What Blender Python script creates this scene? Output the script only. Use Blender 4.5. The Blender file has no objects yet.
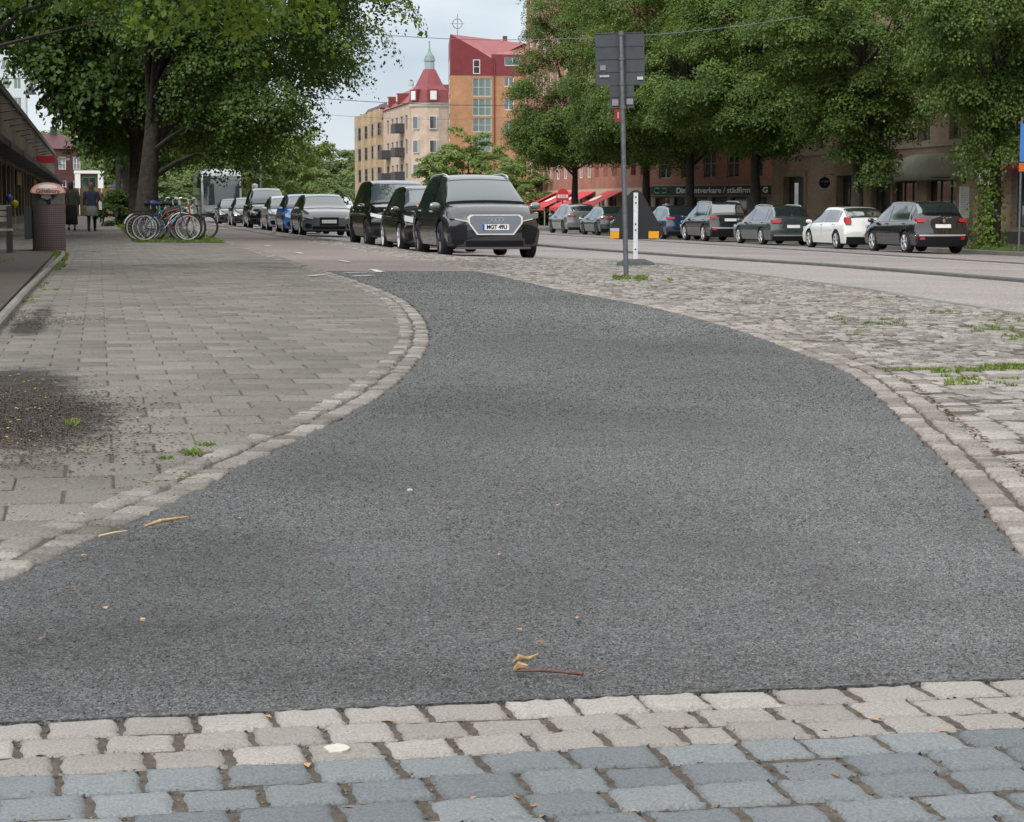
import bpy, bmesh, math, random
import numpy as np
from mathutils import Vector, Matrix

S = bpy.context.scene
COL = S.collection
R = math.radians
rnd = random.Random(7)

# ------------------------------------------------------------------ camera
FPX, CZ = 2000.0, 0.85
PIT = math.atan(204 / 2000.0)
YAW = math.atan(.207 * math.cos(PIT))
cam_d = bpy.data.cameras.new('camera')
cam = bpy.data.objects.new('camera', cam_d)
COL.objects.link(cam)
cam.location = (0, 0, CZ)
cam.rotation_euler = (math.pi / 2 - PIT, 0, -YAW)
cam_d.sensor_width = 36
cam_d.lens = FPX / 1024 * 36
cam_d.clip_start = .1
cam_d.clip_end = 6000
S.camera = cam

# ------------------------------------------------------------------ world, sun, exposure
SUN_EL, SUN_AZ = R(44), R(222)
W = bpy.data.worlds.new('World')
S.world = W
W.use_nodes = True
nt = W.node_tree
nt.nodes.clear()
def wn(t, **k):
    n = nt.nodes.new(t)
    for a, b in k.items():
        setattr(n, a, b)
    return n
wo = wn('ShaderNodeOutputWorld')
bg1 = wn('ShaderNodeBackground'); bg2 = wn('ShaderNodeBackground')
sky = wn('ShaderNodeTexSky', sky_type='NISHITA', sun_disc=False, sun_elevation=SUN_EL, sun_rotation=SUN_AZ)
sky.air_density = 1.2; sky.dust_density = 2.5
bg1.inputs[1].default_value = .075
nt.links.new(sky.outputs[0], bg1.inputs[0])
tc = wn('ShaderNodeTexCoord')
mp = wn('ShaderNodeMapping'); mp.inputs['Scale'].default_value = (1, 1, 2.6)
nt.links.new(tc.outputs['Generated'], mp.inputs[0])
nz = wn('ShaderNodeTexNoise'); nz.inputs['Scale'].default_value = 6.5; nz.inputs['Detail'].default_value = 7; nz.inputs['Roughness'].default_value = .5
nt.links.new(mp.outputs[0], nz.inputs[0])
cr = wn('ShaderNodeValToRGB')
cr.color_ramp.elements[0].position = .36; cr.color_ramp.elements[0].color = (.43, .55, .68, 1)
cr.color_ramp.elements[1].position = .64; cr.color_ramp.elements[1].color = (.80, .88, .95, 1)
nt.links.new(nz.outputs[0], cr.inputs[0])
sep = wn('ShaderNodeSeparateXYZ'); nt.links.new(tc.outputs['Generated'], sep.inputs[0])
mr = wn('ShaderNodeMapRange'); mr.inputs[1].default_value = 0; mr.inputs[2].default_value = .11; mr.inputs[3].default_value = 1; mr.inputs[4].default_value = 0
nt.links.new(sep.outputs[2], mr.inputs[0])
mx = wn('ShaderNodeMix', data_type='RGBA'); nt.links.new(mr.outputs[0], mx.inputs[0])
nt.links.new(cr.outputs[0], mx.inputs[6]); mx.inputs[7].default_value = (.82, .89, .93, 1)
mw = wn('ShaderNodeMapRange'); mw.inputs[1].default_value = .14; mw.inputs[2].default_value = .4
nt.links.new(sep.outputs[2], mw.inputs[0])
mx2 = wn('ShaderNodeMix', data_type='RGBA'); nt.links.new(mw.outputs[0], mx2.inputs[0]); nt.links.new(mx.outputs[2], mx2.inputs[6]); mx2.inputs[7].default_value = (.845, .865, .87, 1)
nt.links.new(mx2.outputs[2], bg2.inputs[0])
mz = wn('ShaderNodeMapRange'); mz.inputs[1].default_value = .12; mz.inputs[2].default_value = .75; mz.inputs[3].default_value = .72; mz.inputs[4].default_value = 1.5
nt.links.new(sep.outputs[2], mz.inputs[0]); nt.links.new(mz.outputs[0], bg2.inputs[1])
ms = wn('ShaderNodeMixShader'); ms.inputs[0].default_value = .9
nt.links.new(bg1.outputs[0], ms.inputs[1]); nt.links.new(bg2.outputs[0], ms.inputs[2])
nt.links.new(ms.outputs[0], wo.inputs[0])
sd = bpy.data.lights.new('sun', 'SUN'); sd.energy = 1.5; sd.angle = R(13); sd.color = (1, .975, .935)
so = bpy.data.objects.new('sun', sd); COL.objects.link(so)
sdir = Vector((math.sin(SUN_AZ) * math.cos(SUN_EL), math.cos(SUN_AZ) * math.cos(SUN_EL), math.sin(SUN_EL)))
so.rotation_euler = sdir.to_track_quat('Z', 'Y').to_euler()
so.location = sdir * 60
S.view_settings.view_transform = 'Standard'
S.view_settings.look = 'None'
S.view_settings.gamma = 1
S.view_settings.exposure = 0.55
S.view_settings.use_curve_mapping = False
S.render.engine = 'CYCLES'
S.cycles.use_denoising = True
S.cycles.max_bounces = 6
S.cycles.transparent_max_bounces = 6

# ------------------------------------------------------------------ ground heights and un-projection
def GP(u): return -.007 * max(-8, u)                      # pavement, bike path, cobbles
def GR(u): return -.14 - .0245 * (min(u, 27.3) - 7)       # carriageway, falls away to the right
SWZ = GR(27.3) + .12                                      # far pavement
def at(px, py, g=GP, off=0.):
    x = (px - 512) / FPX; y = (411 - py) / FPX
    f = math.cos(PIT) + y * math.sin(PIT); dz = -math.sin(PIT) + y * math.cos(PIT)
    dx = x * math.cos(YAW) + f * math.sin(YAW); dy = -x * math.sin(YAW) + f * math.cos(YAW)
    z = 0
    for _ in range(30):
        t = (z + off - CZ) / dz; z = g(dx * t)
    return (dx * t, dy * t)

# ------------------------------------------------------------------ materials
MATS = {}
def nodes(m):
    m.use_nodes = True
    return m.node_tree, m.node_tree.nodes['Principled BSDF']
def mat(name, col, rough=.6, metal=0., spec=.5, var=0., vscale=6., bump=0., bscale=40., coat=0., hue=None, detail=4, island=0.):
    if name in MATS: return MATS[name]
    m = bpy.data.materials.new(name); MATS[name] = m
    t, b = nodes(m)
    b.inputs['Roughness'].default_value = rough; b.inputs['Metallic'].default_value = metal
    b.inputs['Specular IOR Level'].default_value = spec; b.inputs['Coat Weight'].default_value = coat
    b.inputs['Coat Roughness'].default_value = .05
    if coat >= 1: b.inputs['Coat IOR'].default_value = 1.85
    c = (*col, 1)
    tcn = t.nodes.new('ShaderNodeTexCoord')
    out = None
    if var:
        n = t.nodes.new('ShaderNodeTexNoise'); n.inputs['Scale'].default_value = vscale; n.inputs['Detail'].default_value = detail
        t.links.new(tcn.outputs['Object'], n.inputs[0])
        r = t.nodes.new('ShaderNodeValToRGB')
        h = hue or col
        r.color_ramp.elements[0].position = .3; r.color_ramp.elements[0].color = tuple(max(0, x * (1 - var)) for x in col) + (1,)
        r.color_ramp.elements[1].position = .7; r.color_ramp.elements[1].color = tuple(min(1, x * (1 + var)) for x in h) + (1,)
        t.links.new(n.outputs[0], r.inputs[0]); out = r.outputs[0]
    if island:
        g = t.nodes.new('ShaderNodeNewGeometry')
        mrr = t.nodes.new('ShaderNodeMapRange'); mrr.inputs[3].default_value = 1 - island; mrr.inputs[4].default_value = 1 + island
        t.links.new(g.outputs['Random Per Island'], mrr.inputs[0])
        vm = t.nodes.new('ShaderNodeVectorMath'); vm.operation = 'SCALE'
        if out: t.links.new(out, vm.inputs[0])
        else: vm.inputs[0].default_value = col
        t.links.new(mrr.outputs[0], vm.inputs['Scale']); out = vm.outputs[0]
    if out: t.links.new(out, b.inputs['Base Color'])
    else: b.inputs['Base Color'].default_value = c
    if bump:
        n2 = t.nodes.new('ShaderNodeTexNoise'); n2.inputs['Scale'].default_value = bscale; n2.inputs['Detail'].default_value = 5
        t.links.new(tcn.outputs['Object'], n2.inputs[0])
        bp = t.nodes.new('ShaderNodeBump'); bp.inputs['Strength'].default_value = bump; bp.inputs['Distance'].default_value = .02
        t.links.new(n2.outputs[0], bp.inputs['Height']); t.links.new(bp.outputs[0], b.inputs['Normal'])
    return m
def stone_mat(name, c1, c2, speck=.25, dirt=None, scale=160., island=.16, pinkmix=None, rough=.85, bump=.35, dist=.004, big=(1.3, .84, 1.12), wear=False):
    """Granite/concrete: per-stone tone, fine speckle, optional soil stains with their own outline."""
    m = bpy.data.materials.new(name); MATS[name] = m
    t, b = nodes(m); L = t.links.new
    b.inputs['Roughness'].default_value = rough; b.inputs['Specular IOR Level'].default_value = .25
    tcn = t.nodes.new('ShaderNodeTexCoord'); P = tcn.outputs['Object']
    g = t.nodes.new('ShaderNodeNewGeometry')
    mxc = t.nodes.new('ShaderNodeMix'); mxc.data_type = 'RGBA'
    L(g.outputs['Random Per Island'], mxc.inputs[0]); mxc.inputs[6].default_value = (*c1, 1); mxc.inputs[7].default_value = (*c2, 1)
    v = t.nodes.new('ShaderNodeTexNoise'); v.inputs['Scale'].default_value = scale; v.inputs['Detail'].default_value = 3; v.inputs['Roughness'].default_value = .7
    L(P, v.inputs[0])
    mr1 = t.nodes.new('ShaderNodeMapRange'); mr1.inputs[1].default_value = .3; mr1.inputs[2].default_value = .7; mr1.inputs[3].default_value = 1 - speck; mr1.inputs[4].default_value = 1 + speck
    L(v.outputs[0], mr1.inputs[0])
    v2 = t.nodes.new('ShaderNodeTexNoise'); v2.inputs['Scale'].default_value = big[0]; v2.inputs['Detail'].default_value = 6; v2.inputs['Roughness'].default_value = .62
    L(P, v2.inputs[0])
    mr2 = t.nodes.new('ShaderNodeMapRange'); mr2.inputs[1].default_value = .3; mr2.inputs[2].default_value = .7; mr2.inputs[3].default_value = big[1]; mr2.inputs[4].default_value = big[2]
    L(v2.outputs[0], mr2.inputs[0])
    mu = t.nodes.new('ShaderNodeMath'); mu.operation = 'MULTIPLY'; L(mr1.outputs[0], mu.inputs[0]); L(mr2.outputs[0], mu.inputs[1])
    if wear:
        mu2 = t.nodes.new('ShaderNodeMath'); mu2.operation = 'MULTIPLY'; L(mu.outputs[0], mu2.inputs[0]); L(wear_factor(t, P), mu2.inputs[1]); mu = mu2
    vm = t.nodes.new('ShaderNodeVectorMath'); vm.operation = 'SCALE'; L(mxc.outputs[2], vm.inputs[0]); L(mu.outputs[0], vm.inputs['Scale'])
    out = vm.outputs[0]
    if dirt:
        acc = None
        for (cx, cy, rx, ry, amp) in dirt:
            mpp = t.nodes.new('ShaderNodeMapping'); mpp.vector_type = 'TEXTURE'
            mpp.inputs['Location'].default_value = (cx, cy, 0); mpp.inputs['Scale'].default_value = (rx, ry, 100)
            L(P, mpp.inputs[0])
            ln = t.nodes.new('ShaderNodeVectorMath'); ln.operation = 'LENGTH'; L(mpp.outputs[0], ln.inputs[0])
            q = t.nodes.new('ShaderNodeMapRange'); q.inputs[1].default_value = .25; q.inputs[2].default_value = 1.15; q.inputs[3].default_value = amp; q.inputs[4].default_value = 0
            L(ln.outputs['Value'], q.inputs[0])
            if acc is None: acc = q.outputs[0]
            else:
                mm = t.nodes.new('ShaderNodeMath'); mm.operation = 'MAXIMUM'; L(acc, mm.inputs[0]); L(q.outputs[0], mm.inputs[1]); acc = mm.outputs[0]
        mq = t.nodes.new('ShaderNodeMapping'); mq.inputs['Scale'].default_value = (.8, 1.5, 1); L(P, mq.inputs[0])
        nn = t.nodes.new('ShaderNodeTexNoise'); nn.inputs['Scale'].default_value = 4; nn.inputs['Detail'].default_value = 10; nn.inputs['Roughness'].default_value = .8; L(mq.outputs[0], nn.inputs[0])
        ad = t.nodes.new('ShaderNodeMath'); ad.operation = 'ADD'; L(acc, ad.inputs[0]); L(nn.outputs[0], ad.inputs[1])
        sm = t.nodes.new('ShaderNodeMapRange'); sm.inputs[1].default_value = .82; sm.inputs[2].default_value = 1.02; sm.inputs[3].default_value = 0; sm.inputs[4].default_value = .95
        L(ad.outputs[0], sm.inputs[0])
        dm = t.nodes.new('ShaderNodeMix'); dm.data_type = 'RGBA'; L(sm.outputs[0], dm.inputs[0]); L(out, dm.inputs[6])
        ds = t.nodes.new('ShaderNodeVectorMath'); ds.operation = 'SCALE'; ds.inputs[0].default_value = (.022, .018, .014); L(mr1.outputs[0], ds.inputs['Scale'])
        L(ds.outputs[0], dm.inputs[7]); out = dm.outputs[2]
    L(out, b.inputs['Base Color'])
    bp = t.nodes.new('ShaderNodeBump'); bp.inputs['Strength'].default_value = bump; bp.inputs['Distance'].default_value = dist
    L(v.outputs[0], bp.inputs['Height']); L(bp.outputs[0], b.inputs['Normal'])
    return m
def asphalt_mat(name, base, light, tint2, fine=150., patch=1., amt=1., wear=False):
    m = bpy.data.materials.new(name); MATS[name] = m
    t, b = nodes(m); L = t.links.new
    b.inputs['Roughness'].default_value = .8; b.inputs['Specular IOR Level'].default_value = .35
    tcn = t.nodes.new('ShaderNodeTexCoord'); P = tcn.outputs['Object']
    vo = t.nodes.new('ShaderNodeTexVoronoi'); vo.inputs['Scale'].default_value = fine; L(P, vo.inputs['Vector'])
    bw = t.nodes.new('ShaderNodeSeparateColor'); L(vo.outputs['Color'], bw.inputs[0])
    rp = t.nodes.new('ShaderNodeValToRGB'); e = rp.color_ramp.elements
    e[0].position = .0; e[0].color = tuple(x * .45 for x in base) + (1,)
    e[1].position = 1.; e[1].color = (*light, 1)
    k = e.new(.55); k.color = (*base, 1)
    k = e.new(.9); k.color = tuple((x + y) / 2 for x, y in zip(base, light)) + (1,)
    L(bw.outputs[0], rp.inputs[0])
    n1 = t.nodes.new('ShaderNodeTexNoise'); n1.inputs['Scale'].default_value = .55 * patch; n1.inputs['Detail'].default_value = 7; n1.inputs['Roughness'].default_value = .6; L(P, n1.inputs[0])
    mpp = t.nodes.new('ShaderNodeMapping'); mpp.inputs['Scale'].default_value = (.35, 2.4, 1); mpp.inputs['Rotation'].default_value = (0, 0, .12); L(P, mpp.inputs[0])
    n2 = t.nodes.new('ShaderNodeTexNoise'); n2.inputs['Scale'].default_value = 1.5 * patch; n2.inputs['Detail'].default_value = 4; L(mpp.outputs[0], n2.inputs[0])
    n3 = t.nodes.new('ShaderNodeTexNoise'); n3.inputs['Scale'].default_value = 26; n3.inputs['Detail'].default_value = 3; L(P, n3.inputs[0])
    def mrn(o, lo, hi):
        q = t.nodes.new('ShaderNodeMapRange'); q.inputs[1].default_value = .3; q.inputs[2].default_value = .7; q.inputs[3].default_value = lo; q.inputs[4].default_value = hi; L(o, q.inputs[0]); return q.outputs[0]
    def mul(a, c):
        q = t.nodes.new('ShaderNodeMath'); q.operation = 'MULTIPLY'; L(a, q.inputs[0]); L(c, q.inputs[1]); return q.outputs[0]
    f = mul(mul(mrn(n1.outputs[0], 1 - .4 * amt, 1 + .4 * amt), mrn(n2.outputs[0], 1 - .17 * amt, 1 + .17 * amt)), mrn(n3.outputs[0], .86, 1.14))
    if wear: f = mul(f, wear_factor(t, P))
    sc = t.nodes.new('ShaderNodeVectorMath'); sc.operation = 'SCALE'; L(rp.outputs[0], sc.inputs[0]); L(f, sc.inputs['Scale'])
    tm = t.nodes.new('ShaderNodeMix'); tm.data_type = 'RGBA'; tm.blend_type = 'MULTIPLY'; tm.inputs[0].default_value = 1
    L(sc.outputs[0], tm.inputs[6])
    tr = t.nodes.new('ShaderNodeMix'); tr.data_type = 'RGBA'; L(n1.outputs[0], tr.inputs[0]); tr.inputs[6].default_value = (1, 1, 1, 1); tr.inputs[7].default_value = (*tint2, 1)
    L(tr.outputs[2], tm.inputs[7]); L(tm.outputs[2], b.inputs['Base Color'])
    bp = t.nodes.new('ShaderNodeBump'); bp.inputs['Strength'].default_value = .55; bp.inputs['Distance'].default_value = .004
    L(vo.outputs['Distance'], bp.inputs['Height']); bp.invert = True
    L(bp.outputs[0], b.inputs['Normal'])
    return m
WEAR = []
for (px, py, sx, sy, amp) in [(620, 318, 130, 12, .35), (860, 430, 90, 30, .25), (760, 480, 170, 35, .32), (930, 560, 110, 40, .45), (680, 600, 190, 45, .28), (980, 640, 120, 30, .45), (560, 455, 80, 18, .22), (460, 292, 60, 5, .3),
                              (450, 405, 110, 16, -.42), (330, 470, 90, 20, -.3), (540, 590, 110, 25, -.32), (180, 560, 130, 28, -.45), (120, 640, 170, 32, -.5), (330, 690, 160, 18, -.35), (640, 415, 90, 10, -.25), (870, 590, 60, 12, -.3), (700, 350, 70, 7, -.25), (400, 560, 60, 18, .2), (300, 620, 60, 14, .16)]:
    a_ = at(px, py); b_ = at(px + sx, py); c_ = at(px, py - sy); d_ = at(px, py + sy)
    WEAR.append((a_[0], a_[1], abs(b_[0] - a_[0]), (c_[1] - d_[1]) / 2, amp * .62))
def wear_factor(t, P):
    L = t.links.new; acc = None
    nn = t.nodes.new('ShaderNodeTexNoise'); nn.inputs['Scale'].default_value = 1.8; nn.inputs['Detail'].default_value = 8; nn.inputs['Roughness'].default_value = .7; L(P, nn.inputs[0])
    wv = t.nodes.new('ShaderNodeVectorMath'); wv.operation = 'MULTIPLY_ADD'; L(nn.outputs['Color'], wv.inputs[0]); wv.inputs[1].default_value = (.9, 1.4, 0); wv.inputs[2].default_value = (-.45, -.7, 0)
    wa = t.nodes.new('ShaderNodeVectorMath'); wa.operation = 'ADD'; L(P, wa.inputs[0]); L(wv.outputs[0], wa.inputs[1])
    for (cx, cy, rx, ry, amp) in WEAR:
        m = t.nodes.new('ShaderNodeMapping'); m.vector_type = 'TEXTURE'; m.inputs['Location'].default_value = (cx, cy, 0); m.inputs['Scale'].default_value = (rx, ry, 1000); L(wa.outputs[0], m.inputs[0])
        ln = t.nodes.new('ShaderNodeVectorMath'); ln.operation = 'LENGTH'; L(m.outputs[0], ln.inputs[0])
        q = t.nodes.new('ShaderNodeMapRange'); q.interpolation_type = 'SMOOTHSTEP'; q.inputs[1].default_value = .15; q.inputs[2].default_value = 1.9; q.inputs[3].default_value = amp; q.inputs[4].default_value = 0; L(ln.outputs['Value'], q.inputs[0])
        if acc is None:
            ad = t.nodes.new('ShaderNodeMath'); ad.operation = 'ADD'; ad.inputs[1].default_value = 1; L(q.outputs[0], ad.inputs[0])
        else:
            ad = t.nodes.new('ShaderNodeMath'); ad.operation = 'ADD'; L(acc, ad.inputs[0]); L(q.outputs[0], ad.inputs[1])
        acc = ad.outputs[0]
    cl = t.nodes.new('ShaderNodeClamp'); cl.inputs[1].default_value = .5; cl.inputs[2].default_value = 1.7; L(acc, cl.inputs[0])
    return cl.outputs[0]
def brick_mat(name, c1, c2, mortar, sx=.25, sz=.08, axis='xz', bump=.4):
    if name in MATS: return MATS[name]
    m = bpy.data.materials.new(name); MATS[name] = m
    t, b = nodes(m); L = t.links.new
    b.inputs['Roughness'].default_value = .9; b.inputs['Specular IOR Level'].default_value = .2
    tcn = t.nodes.new('ShaderNodeTexCoord')
    s = t.nodes.new('ShaderNodeSeparateXYZ'); L(tcn.outputs['Object'], s.inputs[0])
    ad = t.nodes.new('ShaderNodeMath'); ad.operation = 'ADD'; L(s.outputs[0], ad.inputs[0]); L(s.outputs[1], ad.inputs[1])
    c = t.nodes.new('ShaderNodeCombineXYZ'); L(ad.outputs[0], c.inputs[0]); L(s.outputs[2], c.inputs[1])
    br = t.nodes.new('ShaderNodeTexBrick'); L(c.outputs[0], br.inputs[0])
    br.inputs['Color1'].default_value = (*c1, 1); br.inputs['Color2'].default_value = (*c2, 1); br.inputs['Mortar'].default_value = (*mortar, 1)
    br.inputs['Scale'].default_value = 1; br.inputs['Brick Width'].default_value = sx; br.inputs['Row Height'].default_value = sz; br.inputs['Mortar Size'].default_value = .008
    n = t.nodes.new('ShaderNodeTexNoise'); n.inputs['Scale'].default_value = .7; n.inputs['Detail'].default_value = 8; n.inputs['Roughness'].default_value = .7; L(tcn.outputs['Object'], n.inputs[0])
    q = t.nodes.new('ShaderNodeMapRange'); q.inputs[1].default_value = .25; q.inputs[2].default_value = .75; q.inputs[3].default_value = .72; q.inputs[4].default_value = 1.25; L(n.outputs[0], q.inputs[0])
    vm = t.nodes.new('ShaderNodeVectorMath'); vm.operation = 'SCALE'; L(br.outputs['Color'], vm.inputs[0]); L(q.outputs[0], vm.inputs['Scale'])
    L(vm.outputs[0], b.inputs['Base Color'])
    bp = t.nodes.new('ShaderNodeBump'); bp.inputs['Strength'].default_value = bump; bp.inputs['Distance'].default_value = .01; L(br.outputs['Fac'], bp.inputs['Height']); bp.invert = True
    L(bp.outputs[0], b.inputs['Normal'])
    return m
def leaf_mat(name, dark, light, trans=.3, rough=.5):
    m = bpy.data.materials.new(name); MATS[name] = m
    t, b = nodes(m); L = t.links.new
    g = t.nodes.new('ShaderNodeNewGeometry')
    tcn = t.nodes.new('ShaderNodeTexCoord')
    n = t.nodes.new('ShaderNodeTexNoise'); n.inputs['Scale'].default_value = .8; n.inputs['Detail'].default_value = 2; L(tcn.outputs['Object'], n.inputs[0])
    a = t.nodes.new('ShaderNodeMath'); a.operation = 'MULTIPLY_ADD'; L(g.outputs['Random Per Island'], a.inputs[0]); a.inputs[1].default_value = .6
    q = t.nodes.new('ShaderNodeMapRange'); q.inputs[1].default_value = .3; q.inputs[2].default_value = .7; q.inputs[3].default_value = -.1; q.inputs[4].default_value = .5; L(n.outputs[0], q.inputs[0])
    L(q.outputs[0], a.inputs[2])
    r = t.nodes.new('ShaderNodeMix'); r.data_type = 'RGBA'; L(a.outputs[0], r.inputs[0]); r.inputs[6].default_value = (*dark, 1); r.inputs[7].default_value = (*light, 1)
    L(r.outputs[2], b.inputs['Base Color']); b.inputs['Roughness'].default_value = rough; b.inputs['Specular IOR Level'].default_value = .2
    tr = t.nodes.new('ShaderNodeBsdfTranslucent')
    sc = t.nodes.new('ShaderNodeVectorMath'); sc.operation = 'MULTIPLY'; L(r.outputs[2], sc.inputs[0]); sc.inputs[1].default_value = (1.7, 1.6, .5)
    L(sc.outputs[0], tr.inputs[0])
    mxs = t.nodes.new('ShaderNodeMixShader'); mxs.inputs[0].default_value = trans
    L(b.outputs[0], mxs.inputs[1]); L(tr.outputs[0], mxs.inputs[2]); L(mxs.outputs[0], t.nodes['Material Output'].inputs[0])
    return m

M_black = mat('black_plastic', (.012, .012, .014), .45)
M_darkglass = mat('dark_glass', (.02, .026, .03), .04, spec=.9, coat=.6)
M_wind = mat('windscreen_glass', (.05, .065, .07), .03, spec=1., coat=1.)
M_tyre = mat('tyre_rubber', (.014, .014, .015), .85, bump=.3)
M_alloy = mat('alloy', (.62, .63, .65), .35, metal=.5)
M_chrome = mat('chrome', (.7, .71, .73), .12, metal=1)
M_plate = mat('plate_white', (.75, .76, .75), .4)
M_red = mat('red_lens', (.45, .012, .018), .15, coat=.6)
M_lens = mat('clear_lens', (.55, .58, .6), .08, coat=1., spec=.8)
M_blue = mat('plate_blue', (.02, .08, .42), .4)
M_bark = mat('bark', (.035, .029, .023), .95, var=.45, vscale=9, bump=1., bscale=18)
M_galv = mat('galvanised_steel', (.16, .175, .19), .45, metal=.6, var=.2, vscale=20)
M_soil = stone_mat('soil', (.06, .049, .040), (.075, .06, .05), speck=.5, scale=60, island=0, bump=.8, dist=.02)
M_grass = leaf_mat('grass_blades', (.07, .12, .025), (.20, .26, .08), .25, .6)

# ------------------------------------------------------------------ mesh helpers
def tag(o, label=None, cat=None, group=None, kind=None):
    if label: o['label'] = label
    if cat: o['category'] = cat
    if group: o['group'] = group
    if kind: o['kind'] = kind
    return o
def thing(name, label, cat, loc=(0, 0, 0), rz=0, group=None):
    o = bpy.data.objects.new(name, None); COL.objects.link(o)
    o.location = loc; o.rotation_euler = (0, 0, rz); o.empty_display_size = .3
    return tag(o, label, cat, group)
def link(name, me, parent=None, m=None):
    o = bpy.data.objects.new(name, me); COL.objects.link(o)
    if parent: o.parent = parent
    if m is not None and not me.materials:
        for k in (m if isinstance(m, (list, tuple)) else [m]): me.materials.append(k)
    return o
def npmesh(name, V, Fq):
    """V (n,3), Fq (m,k) all faces with the same number of corners"""
    me = bpy.data.meshes.new(name)
    V = np.asarray(V, dtype=np.float32); Fq = np.asarray(Fq, dtype=np.int32)
    k = Fq.shape[1]
    me.vertices.add(len(V)); me.vertices.foreach_set('co', V.ravel())
    me.loops.add(Fq.size); me.loops.foreach_set('vertex_index', Fq.ravel())
    me.polygons.add(len(Fq)); me.polygons.foreach_set('loop_start', np.arange(0, Fq.size, k, dtype=np.int32))
    me.update(calc_edges=True); me.validate()
    return me
class MB:
    def __init__(s): s.v = []; s.f = []; s.mi = []; s.cur = 0
    def add(s, V, Fs, mi=None):
        b = len(s.v); s.v += [tuple(p) for p in V]; s.f += [tuple(b + i for i in f) for f in Fs]
        s.mi += [s.cur if mi is None else mi] * len(Fs); return s
    def box(s, x0, x1, y0, y1, z0, z1, M=None, mi=None):
        V = [(x, y, z) for x in (x0, x1) for y in (y0, y1) for z in (z0, z1)]
        if M is not None: V = [M @ Vector(p) for p in V]
        return s.add(V, [(0, 1, 3, 2), (4, 6, 7, 5), (0, 4, 5, 1), (2, 3, 7, 6), (0, 2, 6, 4), (1, 5, 7, 3)], mi)
    def tube(s, pts, r, n=8, cap=True, mi=None):
        pts = [Vector(p) for p in pts]; rs = r if isinstance(r, (list, tuple)) else [r] * len(pts)
        V = []; Fs = []
        for i, p in enumerate(pts):
            d = (pts[min(i + 1, len(pts) - 1)] - pts[max(i - 1, 0)]).normalized()
            a = d.orthogonal().normalized() if i == 0 else (a - d * a.dot(d)).normalized()
            b = d.cross(a)
            for k in range(n):
                q = 2 * math.pi * k / n; V.append(p + (a * math.cos(q) + b * math.sin(q)) * rs[i])
        for i in range(len(pts) - 1):
            for k in range(n):
                k2 = (k + 1) % n; Fs.append((i * n + k, i * n + k2, (i + 1) * n + k2, (i + 1) * n + k))
        if cap: Fs.append(tuple(range(n))[::-1]); Fs.append(tuple((len(pts) - 1) * n + k for k in range(n)))
        return s.add(V, Fs, mi)
    def lathe(s, prof, n=20, M=None, axis='z', mi=None):
        V = []; Fs = []
        for (r, z) in prof:
            for k in range(n):
                q = 2 * math.pi * k / n
                p = (r * math.cos(q), r * math.sin(q), z) if axis == 'z' else (r * math.cos(q), z, r * math.sin(q))
                V.append(M @ Vector(p) if M is not None else p)
        for i in range(len(prof) - 1):
            for k in range(n):
                k2 = (k + 1) % n; Fs.append((i * n + k, i * n + k2, (i + 1) * n + k2, (i + 1) * n + k))
        return s.add(V, Fs, mi)
    def prism(s, poly, z0, z1, M=None, mi=None):
        n = len(poly); V = [(x, y, z0) for x, y in poly] + [(x, y, z1) for x, y in poly]
        if M is not None: V = [M @ Vector(p) for p in V]
        return s.add(V, [tuple(range(n))[::-1], tuple(range(n, 2 * n))] + [(i, (i + 1) % n, n + (i + 1) % n, n + i) for i in range(n)], mi)
    def build(s, name, m, parent=None, smooth=None, loc=None):
        me = bpy.data.meshes.new(name); me.from_pydata(s.v, [], s.f); me.update()
        bm = bmesh.new(); bm.from_mesh(me); bmesh.ops.recalc_face_normals(bm, faces=bm.faces); bm.to_mesh(me); bm.free()
        ml = m if isinstance(m, (list, tuple)) else [m]
        for k in ml: me.materials.append(k)
        if len(ml) > 1: me.polygons.foreach_set('material_index', s.mi)
        if smooth is not None: shade(me, smooth)
        o = bpy.data.objects.new(name, me); COL.objects.link(o)
        if parent: o.parent = parent
        if loc: o.location = loc
        return o
def shade(me, ang=40):
    me.polygons.foreach_set('use_smooth', [True] * len(me.polygons))
    try: me.set_sharp_from_angle(angle=R(ang))
    except Exception: pass
def kids(o): return [c for c in bpy.data.objects if c.parent == o]
def copy_tree(o, parent=None, ch=None):
    if ch is None:
        ch = {}
        for c in bpy.data.objects:
            if c.parent: ch.setdefault(c.parent.name, []).append(c)
    c = o.copy(); COL.objects.link(c); c.parent = parent
    for k in ch.get(o.name, []): copy_tree(k, c, ch)
    return c
def text(name, s, size, m, parent=None, loc=(0, 0, 0), rot=(math.pi / 2, 0, 0), ex=.004, sx=1., bold=0., align='CENTER', arc=None):
    cu = bpy.data.curves.new(name, 'FONT'); cu.body = s; cu.size = size; cu.extrude = ex; cu.align_x = align; cu.align_y = 'CENTER'; cu.offset = bold
    tmp = bpy.data.objects.new('tmp', cu); COL.objects.link(tmp)
    bpy.context.view_layer.update()
    me = bpy.data.meshes.new_from_object(tmp.evaluated_get(bpy.context.evaluated_depsgraph_get()))
    bpy.data.objects.remove(tmp); bpy.data.curves.remove(cu)
    for v in me.vertices:
        v.co.x *= sx
        if arc: v.co.y += arc * (v.co.x ** 2)
    me.materials.clear(); me.materials.append(m)
    o = bpy.data.objects.new(name, me); COL.objects.link(o)
    o.location = loc; o.rotation_euler = rot
    if parent: o.parent = parent
    return o
def inpoly(x, y, poly):
    c = False; n = len(poly); j = n - 1
    for i in range(n):
        xi, yi = poly[i]; xj, yj = poly[j]
        if (yi > y) != (yj > y) and x < (xj - xi) * (y - yi) / (yj - yi) + xi: c = not c
        j = i
    return c
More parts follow.
